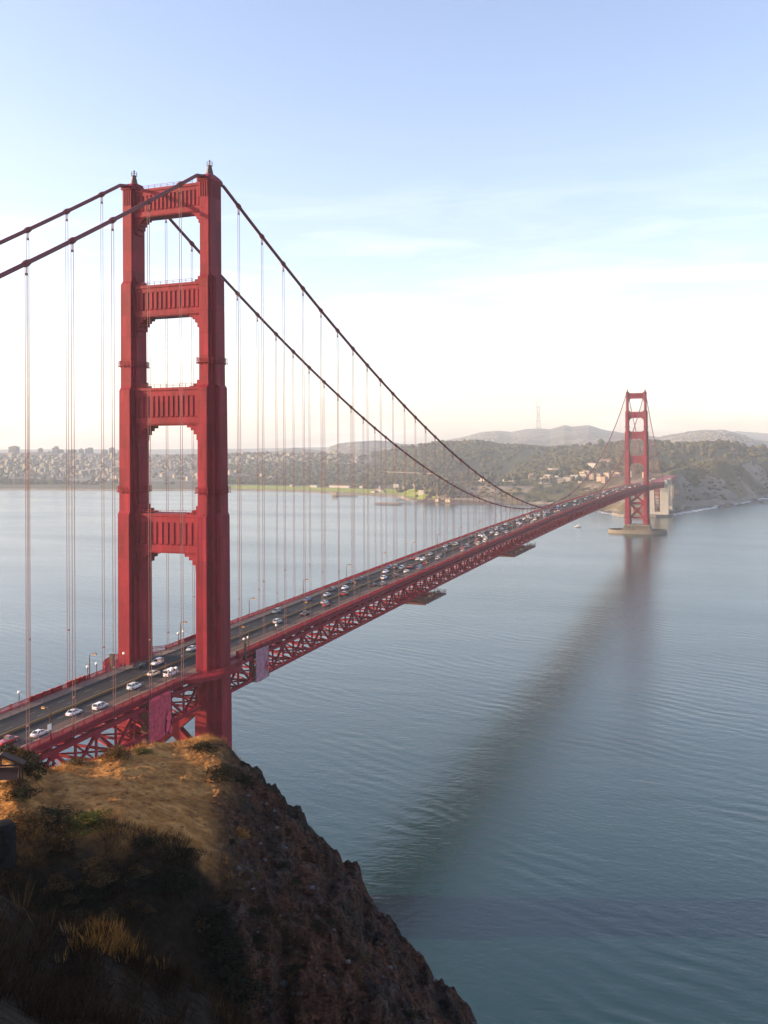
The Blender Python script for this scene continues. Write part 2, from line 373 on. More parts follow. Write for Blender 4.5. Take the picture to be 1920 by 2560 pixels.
for k in range(n):
    j = (k+1) % n
    for r in range(3): F.append((r*n+k, r*n+j, (r+1)*n+j, (r+1)*n+k))
f.add(V, F); f.build('fender', M['concrete'], pier)
b = MB(); b.box(-22, 22, -15, 15, -2, 13.2); b.build('pier', M['concrete'], bridge, (0, 0, 0))

# deck
YS = np.concatenate([np.arange(-343, 0, 7.622), np.arange(0, 1280, 7.62), np.arange(1280, 1626, 7.622)])
def sweep(name, prof, m, parent=bridge, ys=YS, loc=None):
    # prof: closed polygon of (x, dz) swept along the road line
    mb = MB(); n = len(prof)
    mb.loft([[(x, y, float(zroad(y))+dz) for x, dz in prof] for y in ys])
    return mb.build(name, m, parent)
def rect(x0, x1, z0, z1): return [(x0, z0), (x1, z0), (x1, z1), (x0, z1)]
sweep('roadway', rect(-9.45, 9.45, -.45, 0), M['asphalt'])
sweep('median_barrier', rect(-.16, .16, .004, .62), M['median'])
sweep('sidewalk', rect(9.452, 13.0, -.4, .22), M['walk'])
sweep('sidewalk', rect(-13.0, -9.452, -.4, .22), M['walk'])
for e in (-1, 1):
    a, c = sorted((e*13.003, e*13.35)); sweep('edge_girder', rect(a, c, -1.35, .30), M['red'])
    a, c = sorted((e*14.35, e*14.75)); sweep('utility_pipe', rect(a, c, -.75, -.3), M['red'])
# tan patches with square ends in the outer lane (flat, 4 mm above the asphalt)
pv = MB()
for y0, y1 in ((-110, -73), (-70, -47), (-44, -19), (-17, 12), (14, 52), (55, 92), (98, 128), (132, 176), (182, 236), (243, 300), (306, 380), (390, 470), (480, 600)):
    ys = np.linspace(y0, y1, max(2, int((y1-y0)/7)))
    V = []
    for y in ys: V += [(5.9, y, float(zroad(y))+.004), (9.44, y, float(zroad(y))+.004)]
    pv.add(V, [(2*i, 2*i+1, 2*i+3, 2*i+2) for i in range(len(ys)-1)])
pv.build('tan_road_patch', M['patch'], bridge)
lm = MB()
for y in np.arange(-330, 900, 11.0):
    for x in (-6.3, -3.15, 3.15):
        z = float(zroad(y))+.008; z2 = float(zroad(y+2.6))+.008
        lm.add([(x-.06, y, z), (x+.06, y, z), (x+.06, y+2.6, z2), (x-.06, y+2.6, z2)], [(0, 1, 2, 3)])
o = lm.build('lane_marking', mat('worn_line_paint', (.22, .22, .22), .8, noise=2, amt=.3), bridge); o['kind'] = 'stuff'
def railing(e):
    r = MB(); ys = np.arange(-343, 1625, 7.62)
    x = e*13.2
    for y in ys:
        y2 = y+7.62; z = float(zroad(y))+.3; z2 = float(zroad(y2))+.3
        if abs(y+3.8) < 15 or abs(y-1280+3.8) < 15: continue
        r.bar((x, y, z+1.15), (x, y2, z2+1.15), .2, .14); r.bar((x, y, z+.15), (x, y2, z2+.15), .16, .12)
        r.box(x-.14, x+.14, y-.14, y+.14, z-.1, z+1.4); r.box(x-.11, x+.11, y+3.7, y+3.92, z-.1, z+1.3)
        st = .38 if y < 500 else .76
        for t in np.arange(st, 7.6, st):
            zz = z+(z2-z)*t/7.62; r.box(x-.05, x+.05, y+t-.075*st/.38, y+t+.075*st/.38, zz+.15, zz+1.15)
    r.build('railing', M['red'], bridge)
    # low guard rail between sidewalk and traffic
    r = MB(); x = e*9.62
    for y in np.arange(-343, 1620, 3.81):
        if y > 620: break
        z = float(zroad(y))+.22; z2 = float(zroad(y+3.81))+.22
        r.box(x-.06, x+.06, y-.06, y+.06, z-.02, z+1.25)
        for h in (.45, .85, 1.2): r.bar((x, y, z+h), (x, y+3.81, z2+h), .05, .05)
    r.build('guard_rail', M['rope'], bridge)
for e in (-1, 1): railing(e)
# stiffening trusses and floor framing
def truss(e):
    t = MB(); x = e*13.72
    P = 7.62
    spans = [np.arange(-343, 0.1, 343/45), np.arange(0, 1280.1, 1280/168), np.arange(1280, 1623.1, 343/45)]
    for ys in spans:
        for k in range(len(ys)-1):
            y, y2 = ys[k], ys[k+1]; z, z2 = float(zroad(y)), float(zroad(y2))
            t.bar((x, y, z-2.5), (x, y2, z2-2.5), .95, 1.15); t.bar((x, y, z-9.7), (x, y2, z2-9.7), .92, 1.0)
            t.bar((x, y, z-9.3), (x, y, z-3.0), .5, .5, up=(1, 0, 0))
            top = (k % 2 == 0)
            a = (x, y, z-(2.9 if top else 9.4)); c = (x, y2, z2-(9.4 if top else 2.9))
            t.bar(a, c, .62, .62)
            if top: t.box(x-.5, x+.5, y-1.3, y+1.3, z-4.2, z-2.0)
            else: t.box(x-.49, x+.49, y-1.2, y+1.2, z-9.9, z-8.6)
    t.build('stiffening_truss', M['red'], bridge)
    f_ = MB()
    return t
for e in (-1, 1): truss(e)
fl = MB()
for ys in (np.arange(-343, 0.1, 343/45), np.arange(0, 1280.1, 1280/168), np.arange(1280, 1623.1, 343/45)):
    for k, y in enumerate(ys[:-1]):
        z = float(zroad(y)); y2 = ys[k+1]; z2 = float(zroad(y2))
        fl.box(-13.3, 13.3, y-.28, y+.28, z-3.0, z-.95)
        fl.bar((-13.3, y, z-9.7), (13.3, y, z-9.7), .5, .6)
        e = 1 if k % 2 == 0 else -1
        fl.bar((-13.3*e, y, z-9.72), (0, y2, z2-9.72), .42, .4); fl.bar((13.3*e, y2, z2-9.74), (0, y, z-9.74), .42, .4)
        if k % 2 == 0:
            fl.bar((-13.2, y, z-9.4), (0, y, z-3.1), .35, .35); fl.bar((13.2, y, z-9.4), (0, y, z-3.1), .35, .35)
for x in (-7.5, -3.8, 0, 3.8, 7.5):
    ys = YS
    fl.loft([[(x-.2, y, float(zroad(y))-1.3), (x+.2, y, float(zroad(y))-1.3), (x+.2, y, float(zroad(y))-.46), (x-.2, y, float(zroad(y))-.46)] for y in ys])
fl.build('floor_framing', M['red'], bridge)

# cables and suspender ropes
ZT, SAG, S1, CC = 227.0, 143.08, 0.5791, 0.0003
def cable_z(y):
    return min(cable_z0(y), 224.35)
def cable_z0(y):
    if y < 0: d = -y; return ZT-S1*d+CC*d*d
    if y > 1280: d = y-1280; return ZT-S1*d+CC*d*d
    return ZT-SAG+SAG*((y-640)/640)**2
sus_y = [-(0.46+15.24*k) for k in range(22, 0, -1)] + [1.78+15.24*k for k in range(1, 84)] + [1280+0.46+15.24*k for k in range(1, 22)]
cab_end_n, cab_end_s = -343, 1630
for e in (-1, 1):
    c = MB(); x = e*13.72
    ys = list(np.arange(cab_end_n, 0, 7.0))+list(np.arange(0, 1280, 8.0))+list(np.arange(1280, cab_end_s, 8.0))
    c.tube([(x, y, cable_z(y)) for y in ys], .52, 10)
    co = c.build('main_cable', M['cable'], bridge, smooth=True)
    rest = MB(); rs = MB()
    for y in sus_y:
        z = cable_z(y); dy = .8; a = np.array((x, y-dy, cable_z(y-dy))); q = np.array((x, y+dy, cable_z(y+dy)))
        near = -112 < y < 610
        mb = MB() if near else rest
        mb.tube([a, q], .68, 10); mb.tube([a+(q-a)*.25, a+(q-a)*.75], .78, 10)
        mb.box(x-.2, x+.2, y-.22, y+.22, z-2.7, z-2.2); mb.box(x-.07, x+.07, y-.09, y+.09, z-2.3, z-.4)
        if near: mb.build('cable_band', M['cable'], co)
        mb = MB() if near else rs
        zb = float(zroad(y))-1.2; z = z-.6
        if z-zb > 1:
            for dx, dyy in ((-.16, -.26), (.16, .26)):
                mb.tube([(x+dx, y+dyy, zb), (x+dx, y+dyy, z)], .078 if near else .07, 5)
            zz = zb+6+random.random()*18
            if z-zb > 30: mb.box(x-.3, x+.3, y-.32, y+.32, zz, zz+.3)
            if near: mb.build('suspender_rope', M['rope'], bridge)
    o = rest.build('cable_band', M['cable'], co); o['kind'] = 'stuff'
    o = rs.build('suspender_rope', M['rope'], bridge); o['kind'] = 'stuff'

# south approach: concrete pylons with the steel arch between them
for y0, lab in ((1626, 'pale concrete pylon where the suspended deck ends'), (1722, 'pale concrete pylon behind the steel arch')):
    p = MB(); h = float(zroad(1626))
    for e in (-1, 1):
        a, c = sorted((e*5.6, e*20.5))
        p.hexa([(a-.6, 0, -1), (c+.6, 0, -1), (c+.6, 9, -1), (a-.6, 9, -1)], [(a, .5, h-2), (c, .5, h-2), (c, 8.5, h-2), (a, 8.5, h-2)])
        a, c = sorted((e*11.5, e*19)); p.box(a, c, 1, 8, h-2, h+3.4); a, c = sorted((e*12.2, e*18.4)); p.box(a, c, 1.5, 7.5, h+3.4, h+4.6)
    p.box(-21, 21, -1.5, 10.5, -2, 9); p.box(-6, 6, 1.2, 7.8, h-9, h-2.4)
    o = p.build('pylon', M['concrete2'], bridge, (0, y0, 0)); o['label'] = lab
ar = MB(); prev = None
for e in (-1, 1):
    prev = None
    for t in np.linspace(0, 1, 17):
        y = 1635+t*88; z = 14+34*(1-(2*t-1)**2)
        if prev is not None:
            ar.bar((e*12, prev[0], prev[1]), (e*12, y, z), 1.4, 2.0); ar.bar((e*12, prev[0], prev[1]+5), (e*12, y, z+5), .9, 1)
        ar.bar((e*12, y, z), (e*12, y, 65), .7, .7, up=(1, 0, 0)); prev = (y, z)
for t in np.linspace(0, 1, 9):
    y = 1635+t*88; z = 14+34*(1-(2*t-1)**2)
    ar.bar((-12, y, z), (12, y, z), 1, 1); ar.bar((-12, y, z), (12, y, z+9), .6, .6); ar.bar((12, y, z), (-12, y, z+9), .6, .6); ar.bar((-12, y, z+9), (12, y, z+9), .6, .6)
ar.build('arch_span', M['red'], bridge)
ap = MB(); ap.box(-13.2, 13.2, 1626, 1990, 64.6, 67.2); ap.box(-13.4, -13.0, 1626, 1990, 67.2, 68.4); ap.box(13.0, 13.4, 1626, 1990, 67.2, 68.4)
ap.box(-12.5, 12.5, 1740, 1985, 58.5, 64.6)
ap.build('approach_viaduct', M['red'], bridge)
cp = MB()
for y, x in ((1752, 13), (1752, -13), (1800, 13), (1800, -13), (1850, 13), (1850, -13)): cp.hexa([(x-3, y-3, 4), (x+3, y-3, 4), (x+3, y+3, 4), (x-3, y+3, 4)], [(x-2.2, y-2, 58.4), (x+2.2, y-2, 58.4), (x+2.2, y+2, 58.4), (x-2.2, y+2, 58.4)])
cp.build('viaduct_column', M['concrete'], bridge)

# ------------------------------------------------------------------ things on the bridge
ORD = 'first second third fourth fifth sixth seventh eighth ninth tenth eleventh twelfth thirteenth fourteenth fifteenth sixteenth seventeenth eighteenth nineteenth twentieth'.split()
def copy_tree(o, parent=None):
    c = o.copy(); COL.objects.link(c)
    if parent: c.parent = parent
    for ch in list(o.children): copy_tree(ch, c)
    return c
def make_lamp():
    t = empty('street_lamp'); tag(t, 'x', 'street lamp', 'tall lamps along both bridge railings')
    p = MB(); p.lathe([(.26, 0), (.24, .5), (.15, .6), (.11, 6.6)], 8); p.build('pole', M['dark_red'], t)
    p = MB(); pts = [(0, 0, 6.5)]
    for a in np.linspace(0, math.pi/2, 6): pts.append((.9*(1-math.cos(a)), 0, 6.6+.9*math.sin(a)))
    pts.append((1.7, 0, 7.5)); p.tube(pts, .09, 6); p.build('arm', M['dark_red'], t)
    h = MB(); h.hexa([(1.4, -.22, 7.3), (2.5, -.22, 7.3), (2.5, .22, 7.3), (1.4, .22, 7.3)], [(1.5, -.12, 7.66), (2.35, -.12, 7.66), (2.35, .12, 7.66), (1.5, .12, 7.66)])
    ho = h.build('lamp_head', M['dark_red'], t)
    g = MB(); g.hexa([(1.6, -.16, 7.12), (2.4, -.16, 7.12), (2.4, .16, 7.12), (1.6, .16, 7.12)], [(1.5, -.2, 7.297), (2.45, -.2, 7.297), (2.45, .2, 7.297), (1.5, .2, 7.297)]); g.build('lens', M['amber'], ho)
    return t
M['dark_red'] = mat('lamp_paint', (0.07, 0.014, 0.012), 0.6, noise=2, amt=0.2)
lamp0 = make_lamp(); first = True
for e, side in ((-1, 'far'), (1, 'near')):
    for k in range(-2, 25):
        y = -22.8+46.0*k
        if y > 1180: continue
        o = lamp0 if first else copy_tree(lamp0); first = False
        o.location = (e*13.05, y, float(zroad(y))+.2); o.rotation_euler = (0, 0, 0 if e < 0 else math.pi)
        if k <= 0: lab = f'lamp post on the {side} railing, {ORD[-k]} one short of the near tower'
        elif k <= 20: lab = f'lamp post on the {side} railing, {ORD[k-1]} one past the near tower'
        else: lab = f'lamp post on the {side} railing close to the far tower'
        o['label'] = lab
def make_globe():
    t = empty('globe_lamp'); tag(t, 'x', 'lamp', 'globe lamps on the sidewalks by the near tower')
    p = MB(); p.lathe([(.2, 0), (.18, .4), (.12, .5), (.1, 3.3), (.2, 3.35), (.2, 3.5)], 8); p.build('pole', M['dark_red'], t)
    p = MB(); p.lathe([(.12, 3.5), (.34, 3.7), (.42, 3.95), (.34, 4.2), (.1, 4.36)], 10); p.build('globe', M['globe'], t, smooth=True)
    return t
gl0 = make_globe(); first = True
GL = [(-1, -20.3, 'one of a pair of globe lamps on the far sidewalk, nearer the tower'), (-1, -24.2, 'one of a pair of globe lamps on the far sidewalk, beside the tall lamp'), (-1, -51.1, 'single globe lamp on the far sidewalk among orange netting'), (-1, -7.6, 'globe lamp on the far sidewalk touching the near tower leg'), (-1, 21.3, 'paired globe lamp seen through the tower portal, left one'), (-1, 24.3, 'paired globe lamp seen through the tower portal, right one'), (1, -38.6, 'single globe lamp on the near sidewalk beside a white car'), (1, -19.6, 'paired globe lamp on the near sidewalk in front of white van, left one'), (1, -17.2, 'paired globe lamp on the near sidewalk in front of white van, right one'), (1, 20.9, 'paired globe lamp just past the near tower leg, left one'), (1, 23.5, 'paired globe lamp just past the near tower leg, right one'), (1, 42.9, 'single globe lamp on the near sidewalk above the grey tarp')]
for e, y, lab in GL:
    o = gl0 if first else copy_tree(gl0); first = False
    o.location = (e*12.6, y, float(zroad(y))+.22); o['label'] = lab
# booth posts by the east leg and small sign on a lamp pole
s = MB(); s.box(13.3, 13.36, -69.9, -68.7, float(zroad(-69))+2.7, float(zroad(-69))+4.1)
tag(s.build('sign_board', M['white']), 'small white sign fixed to the nearest lamp pole by the road', 'sign')
s = MB(); s.box(-13.9, -13.0, -12.6, -11.6, float(zroad(-12)), float(zroad(-12))+4.6); s.box(-14.1, -12.8, -12.8, -11.4, float(zroad(-12))+4.6, float(zroad(-12))+4.9)
tag(s.build('sentry_post', M['patch']), 'tan upright post on the far sidewalk beside the near tower', 'post')
s = MB(); s.hexa([(14.9, 16.6, 75.4), (15.6, 16.6, 75.4), (15.6, 17.6, 75.4), (14.9, 17.6, 75.4)], [(15.0, 16.7, 80.4), (15.4, 16.7, 80.4), (15.4, 17.5, 80.4), (15.0, 17.5, 80.4)])
tag(s.build('sentry_post', M['patch']), 'tan upright post on the near sidewalk behind the tower leg', 'post')
# orange netting on the far railing
s = MB()
for y0, y1, hgt in ((-47, -34, 1.5), (-32, -24, 1.7), (26, 38, 1.4)):
    yy = np.linspace(y0, y1, 14)
    V = []; F = []
    for i, y in enumerate(yy):
        z = float(zroad(y)); w = .12*math.sin(i*1.9)
        V += [(-13.45+w, y, z+.3), (-13.55+w, y, z+hgt+.15*math.sin(i*2.3)), (-13.33+w, y, z+.3), (-13.40+w, y, z+hgt+.15*math.sin(i*2.3))]
    for i in range(len(yy)-1):
        a = i*4; F += [(a, a+1, a+5, a+4), (a+2, a+6, a+7, a+3), (a+1, a+3, a+7, a+5)]
    if y0 == -47: lab = 'orange netting draped on the far railing at the lower left'
    elif y0 == -32: lab = 'orange netting on the far railing beside the tall lamp'
    else: lab = 'orange netting on the far railing seen through the tower portal'
    s = MB(); s.add(V, F); tag(s.build('netting', M['orange']), lab, 'netting', 'orange netting on the far railing')
M['pink'] = mat('pink_cloth', (0.6, 0.04, 0.10), 0.6, noise=1.2, amt=0.35)
M['tarp2'] = mat('grey_tarp', (0.33, 0.16, 0.21), 0.75, noise=0.9, amt=0.4, bump=0.25, bscale=1.1, spec=.2)
# hanging containment tarps round the truss each side of the tower
def tarp(y0, y1, zt, zb, lab, seed):
    t = empty('containment_tarp', (14.9, y0, zb)); tag(t, lab, 'tarp', 'tarps hung round the truss beside the near tower')
    b = MB(); nu, nv = 14, 16
    V = []
    for i in range(nu+1):
        for j in range(nv+1):
            u, v = i/nu, j/nv
            d = .22*float(fbm(u*4+seed, v*3, 3, seed))+.1*math.sin(u*9+seed)
            V.append((d, (y1-y0)*u, (zt-zb)*v + .5*float(vnoise(u*5, 3.3, seed))*(1-v)))
    F = [(i*(nv+1)+j, (i+1)*(nv+1)+j, (i+1)*(nv+1)+j+1, i*(nv+1)+j+1) for i in range(nu) for j in range(nv)]
    n = len(V); b.add(V+[(x-.06, y, z) for x, y, z in V], F+[tuple(n+q for q in f[::-1]) for f in F])
    b.build('outer_sheet', M['tarp' if seed == 3 else 'tarp2'], t)
    b = MB(); b.box(-2.4, -.35, -.1, -.02, .2, zt-zb); b.build('side_sheet', M['dark_red'], t)
    b = MB()
    for v in (0.02, .33, .66, .99): b.bar((-.12, -.2, (zt-zb)*v), (-.12, y1-y0+.2, (zt-zb)*v), .12, .12)
    b.bar((.05, y1-y0+.05, 0), (.05, y1-y0+.05, zt-zb+1.4), .22, .22); b.bar((.05, -.05, 0), (.05, -.05, zt-zb), .18, .18)
    b.build('scaffold_frame', M['dark'], t)
    lt = MB()
    for (u, v, su, sv) in ((.86, .42, .11, .11), (.82, .2, .1, .13), (.93, .1, .06, .1), (.3, .97, .28, .04), (.7, .985, .25, .035)) if seed == 3 else ((.86, .45, .08, .12), (.8, .36, .1, .06), (.9, .3, .07, .07)):
        k = 14; y, z = (y1-y0)*u, (zt-zb)*v
        P = [(.30, y+(y1-y0)*su*math.cos(a)*(1+.3*math.sin(3*a+v*9)), z+(zt-zb)*sv*math.sin(a)) for a in np.linspace(0, 2*math.pi, k, endpoint=False)]
        lt.add(P, [tuple(range(k))])
    lt.build('cloth_patch', M['pink'], t)
tarp(-33.5, -23.0, 75.4, 63.6, 'dull pink tarp hung on the truss, short of the near tower', 3)
tarp(24.3, 33.0, 76.5, 66.0, 'greyish tarp hung on the truss, past the near tower', 5)
# work platforms slung below the truss
def platform(y0, y1, lab):
    t = empty('work_platform', (6, y0, float(zroad(y0))-12.6)); tag(t, lab, 'work platform', 'work platforms slung under the truss')
    Lh = y1-y0; b = MB(); b.box(-4, 13.5, 0, Lh, 0, .35)
    for k in range(int(Lh/4)+1): b.box(-4, 13.5, k*4-.1, k*4+.1, -.7, -.003)
    b.build('deck', M['dark_red'], t); b = MB()
    for k in range(int(Lh/2)+1):
        b.bar((13.4, k*2, .35), (13.4, k*2, 2.3), .12, .12); b.bar((10.4, k*2, .35), (10.4, k*2, 2.3), .1, .1)
    for z in (.9, 1.5, 2.2):
        b.bar((13.4, 0, z), (13.4, Lh, z), .1, .1)
        for y in (0, Lh): b.bar((-4, y, z), (13.4, y, z), .1, .1)
    b.build('railing', M['dark_red'], t); b = MB()
    for y in (1, Lh/3, 2*Lh/3, Lh-1):
        b.bar((7.7, y, .35), (7.7, y, 3.4), .3, .3); b.bar((-3, y, .35), (-3, y, 3.4), .3, .3); b.bar((11.5, y, .35), (7.7, y, 3.4), .2, .2)
    b.build('hanger', M['dark_red'], t)
    b = MB()
    for k in range(5): y = 2+k*(Lh-5)/4; b.box(9.2, 10.6, y, y+1.6+.5*math.sin(k), .36, 1.7+.4*math.cos(k*2))
    b.build('equipment', M['walk'], t)
platform(182, 214, 'work platform under the truss, the nearer of two')
platform(366, 430, 'work platform under the truss, the farther of two')

# cars
CARC = {'white': (.75, .76, .78), 'silver': (.42, .44, .46), 'grey': (.16, .17, .19), 'black': (.02, .02, .025), 'red': (.32, .02, .02), 'blue': (.06, .10, .22), 'cream': (.66, .6, .5)}
for k, c in CARC.items():
    M['car_'+k] = mat('car_paint_'+k, c, 0.28, coat=0.6, noise=2, amt=0.05)
PROFILES = {   # side outline half length, belt height, roof height, cabin rear/front at belt and roof (y forward +)
    'sedan': dict(L=2.35, W=.90, hood=.92, trunk=.98, belt=.98, roof=1.45, cb=-1.75, rb=-1.0, rf=.35, cf=1.25),
    'suv': dict(L=2.35, W=.94, hood=1.08, trunk=1.10, belt=1.10, roof=1.75, cb=-2.22, rb=-1.95, rf=.45, cf=1.15),
    'van': dict(L=2.75, W=1.0, hood=1.2, trunk=1.2, belt=1.25, roof=2.15, cb=-2.7, rb=-2.6, rf=1.0, cf=1.75),
    'pickup': dict(L=2.7, W=.97, hood=1.1, trunk=1.1, belt=1.12, roof=1.78, cb=-.55, rb=-.35, rf=.7, cf=1.35)}
def car_body(p, m):
    # lower body: lofted cross sections nose to tail
    Lh, W = p['L'], p['W']
    st = [(-Lh, .80, .42, p['trunk']*.78), (-Lh+.12, .93, .30, p['trunk']*.95), (-Lh+.5, 1.0, .26, p['trunk']), (p['cb'], 1.0, .24, p['trunk']), (0, 1.0, .22, p['belt']),
          (p['cf'], 1.0, .24, p['hood']+.03), (Lh-.55, .98, .25, p['hood']-.08), (Lh-.15, .88, .28, p['hood']-.2), (Lh, .70, .38, p['hood']-.36)]
    rings = []
    for y, w, zb, zt in st:
        w *= W
        rings.append([(-w*.9, y, zb), (w*.9, y, zb), (w, y, zb+.18), (w, y, zt-.22), (w*.9, y, zt-.03), (w*.55, y, zt), (-w*.55, y, zt), (-w*.9, y, zt-.03), (-w, y, zt-.22), (-w, y, zb+.18)])
    m.loft([r[::-1] for r in rings])
def car_cabin(p, glass, roof):
    W = p['W']*.9; b, r = p['belt']-.04, p['roof']
    wr = W*.78
    glass.hexa([(-W, p['cb'], b), (W, p['cb'], b), (W, p['cf'], b), (-W, p['cf'], b)], [(-wr, p['rb'], r-.05), (wr, p['rb'], r-.05), (wr, p['rf'], r-.05), (-wr, p['rf'], r-.05)])
    roof.hexa([(-wr-.02, p['rb']-.03, r-.07), (wr+.02, p['rb']-.03, r-.07), (wr+.02, p['rf']+.03, r-.07), (-wr-.02, p['rf']+.03, r-.07)],
              [(-wr*.8, p['rb']+.18, r), (wr*.8, p['rb']+.18, r), (wr*.8, p['rf']-.25, r), (-wr*.8, p['rf']-.25, r)])
    for e in (-1, 1):
        for (yb, yr) in ((p['cb'], p['rb']), (p['cf'], p['rf']), ((p['cb']+p['cf'])/2-.1, (p['rb']+p['rf'])/2)):
            roof.bar((e*W*1.005, yb, b), (e*wr*1.01, yr, r-.05), .1, .1)
    if p is PROFILES['van']: roof.box(-W*.93, W*.93, -2.62, .2, b, r-.12)
def wheel_mb(): 
    m = MB(); ring = lambda x, r: [(x, r*math.cos(a), r*math.sin(a)) for a in np.linspace(0, 2*math.pi, 14, endpoint=False)]
    m.m = 0; m.loft([ring(-.11, .3), ring(-.09, .33), ring(.09, .33), ring(.11, .3)]); m.m = 1; m.loft([ring(-.125, .17), ring(-.12, .2), ring(.12, .2), ring(.125, .17)]); return m
CARP = {}
def proto(kind):
    p = PROFILES[kind]; t = empty('car' if kind in ('sedan', 'suv') else ('van' if kind == 'van' else 'pickup_truck'), (0, 0, -500))
    b = MB(); car_body(p, b); g = MB(); car_cabin(p, g, b); b.build('body', M['car_white'], t); g.build('window', M['glass'], t)
    wm = None
    for y in (-p['L']+.85, p['L']-.9):
        for e in (-1, 1):
            if wm is None: wo = wheel_mb().build('wheel', [M['tyre'], M['car_silver']], t); wm = wo.data
            else: wo = link_mesh('wheel', wm, None, t)
            wo.location = (e*(p['W']-.09), y, .33)
    for e in (-1, 1):
        h = MB(); h.hexa([(e*p['W']*.62-.17, p['L']-.12, p['hood']-.50), (e*p['W']*.62+.17, p['L']-.12, p['hood']-.50), (e*p['W']*.62+.17, p['L']-.05, p['hood']-.50), (e*p['W']*.62-.17, p['L']-.05, p['hood']-.50)],
                         [(e*p['W']*.62-.17, p['L']-.3, p['hood']-.28), (e*p['W']*.62+.17, p['L']-.3, p['hood']-.28), (e*p['W']*.62+.17, p['L']-.12, p['hood']-.28), (e*p['W']*.62-.17, p['L']-.12, p['hood']-.28)])
        h.build('headlight', M['lamp_lens'], t)
        h = MB(); h.box(e*p['W']*.74-.13, e*p['W']*.74+.13, -p['L']-.012, -p['L']+.25, p['trunk']*.6, p['trunk']*.82); h.build('taillight', M['tail'], t)
    return t
def simple(kind):
    p = PROFILES[kind]; b = MB(); b.m = 0; car_body(p, b); g = MB(); car_cabin(p, g, b); b.m = 1; b.add(g.V, g.F); b.m = 2
    for y in (-p['L']+.85, p['L']-.9):
        for e in (-1, 1): w = wheel_mb(); w.shift(e*(p['W']-.09), y, .33); b.add(w.V, w.F)
    b.m = 3; b.box(-p['W']*.7, -p['W']*.4, p['L']-.2, p['L']-.02, .62, .8); b.box(p['W']*.4, p['W']*.7, p['L']-.2, p['L']-.02, .62, .8)
    b.m = 4; b.box(-p['W']*.85, -p['W']*.5, -p['L']-.02, -p['L']+.2, .62, .82); b.box(p['W']*.5, p['W']*.85, -p['L']-.02, -p['L']+.2, .62, .82)
    me = np_mesh('car', b.V, b.F, False, b.M)
    for k in ('car_white', 'glass', 'tyre', 'lamp_lens', 'tail'): me.materials.append(M[k])
    return me
SIMP = {}
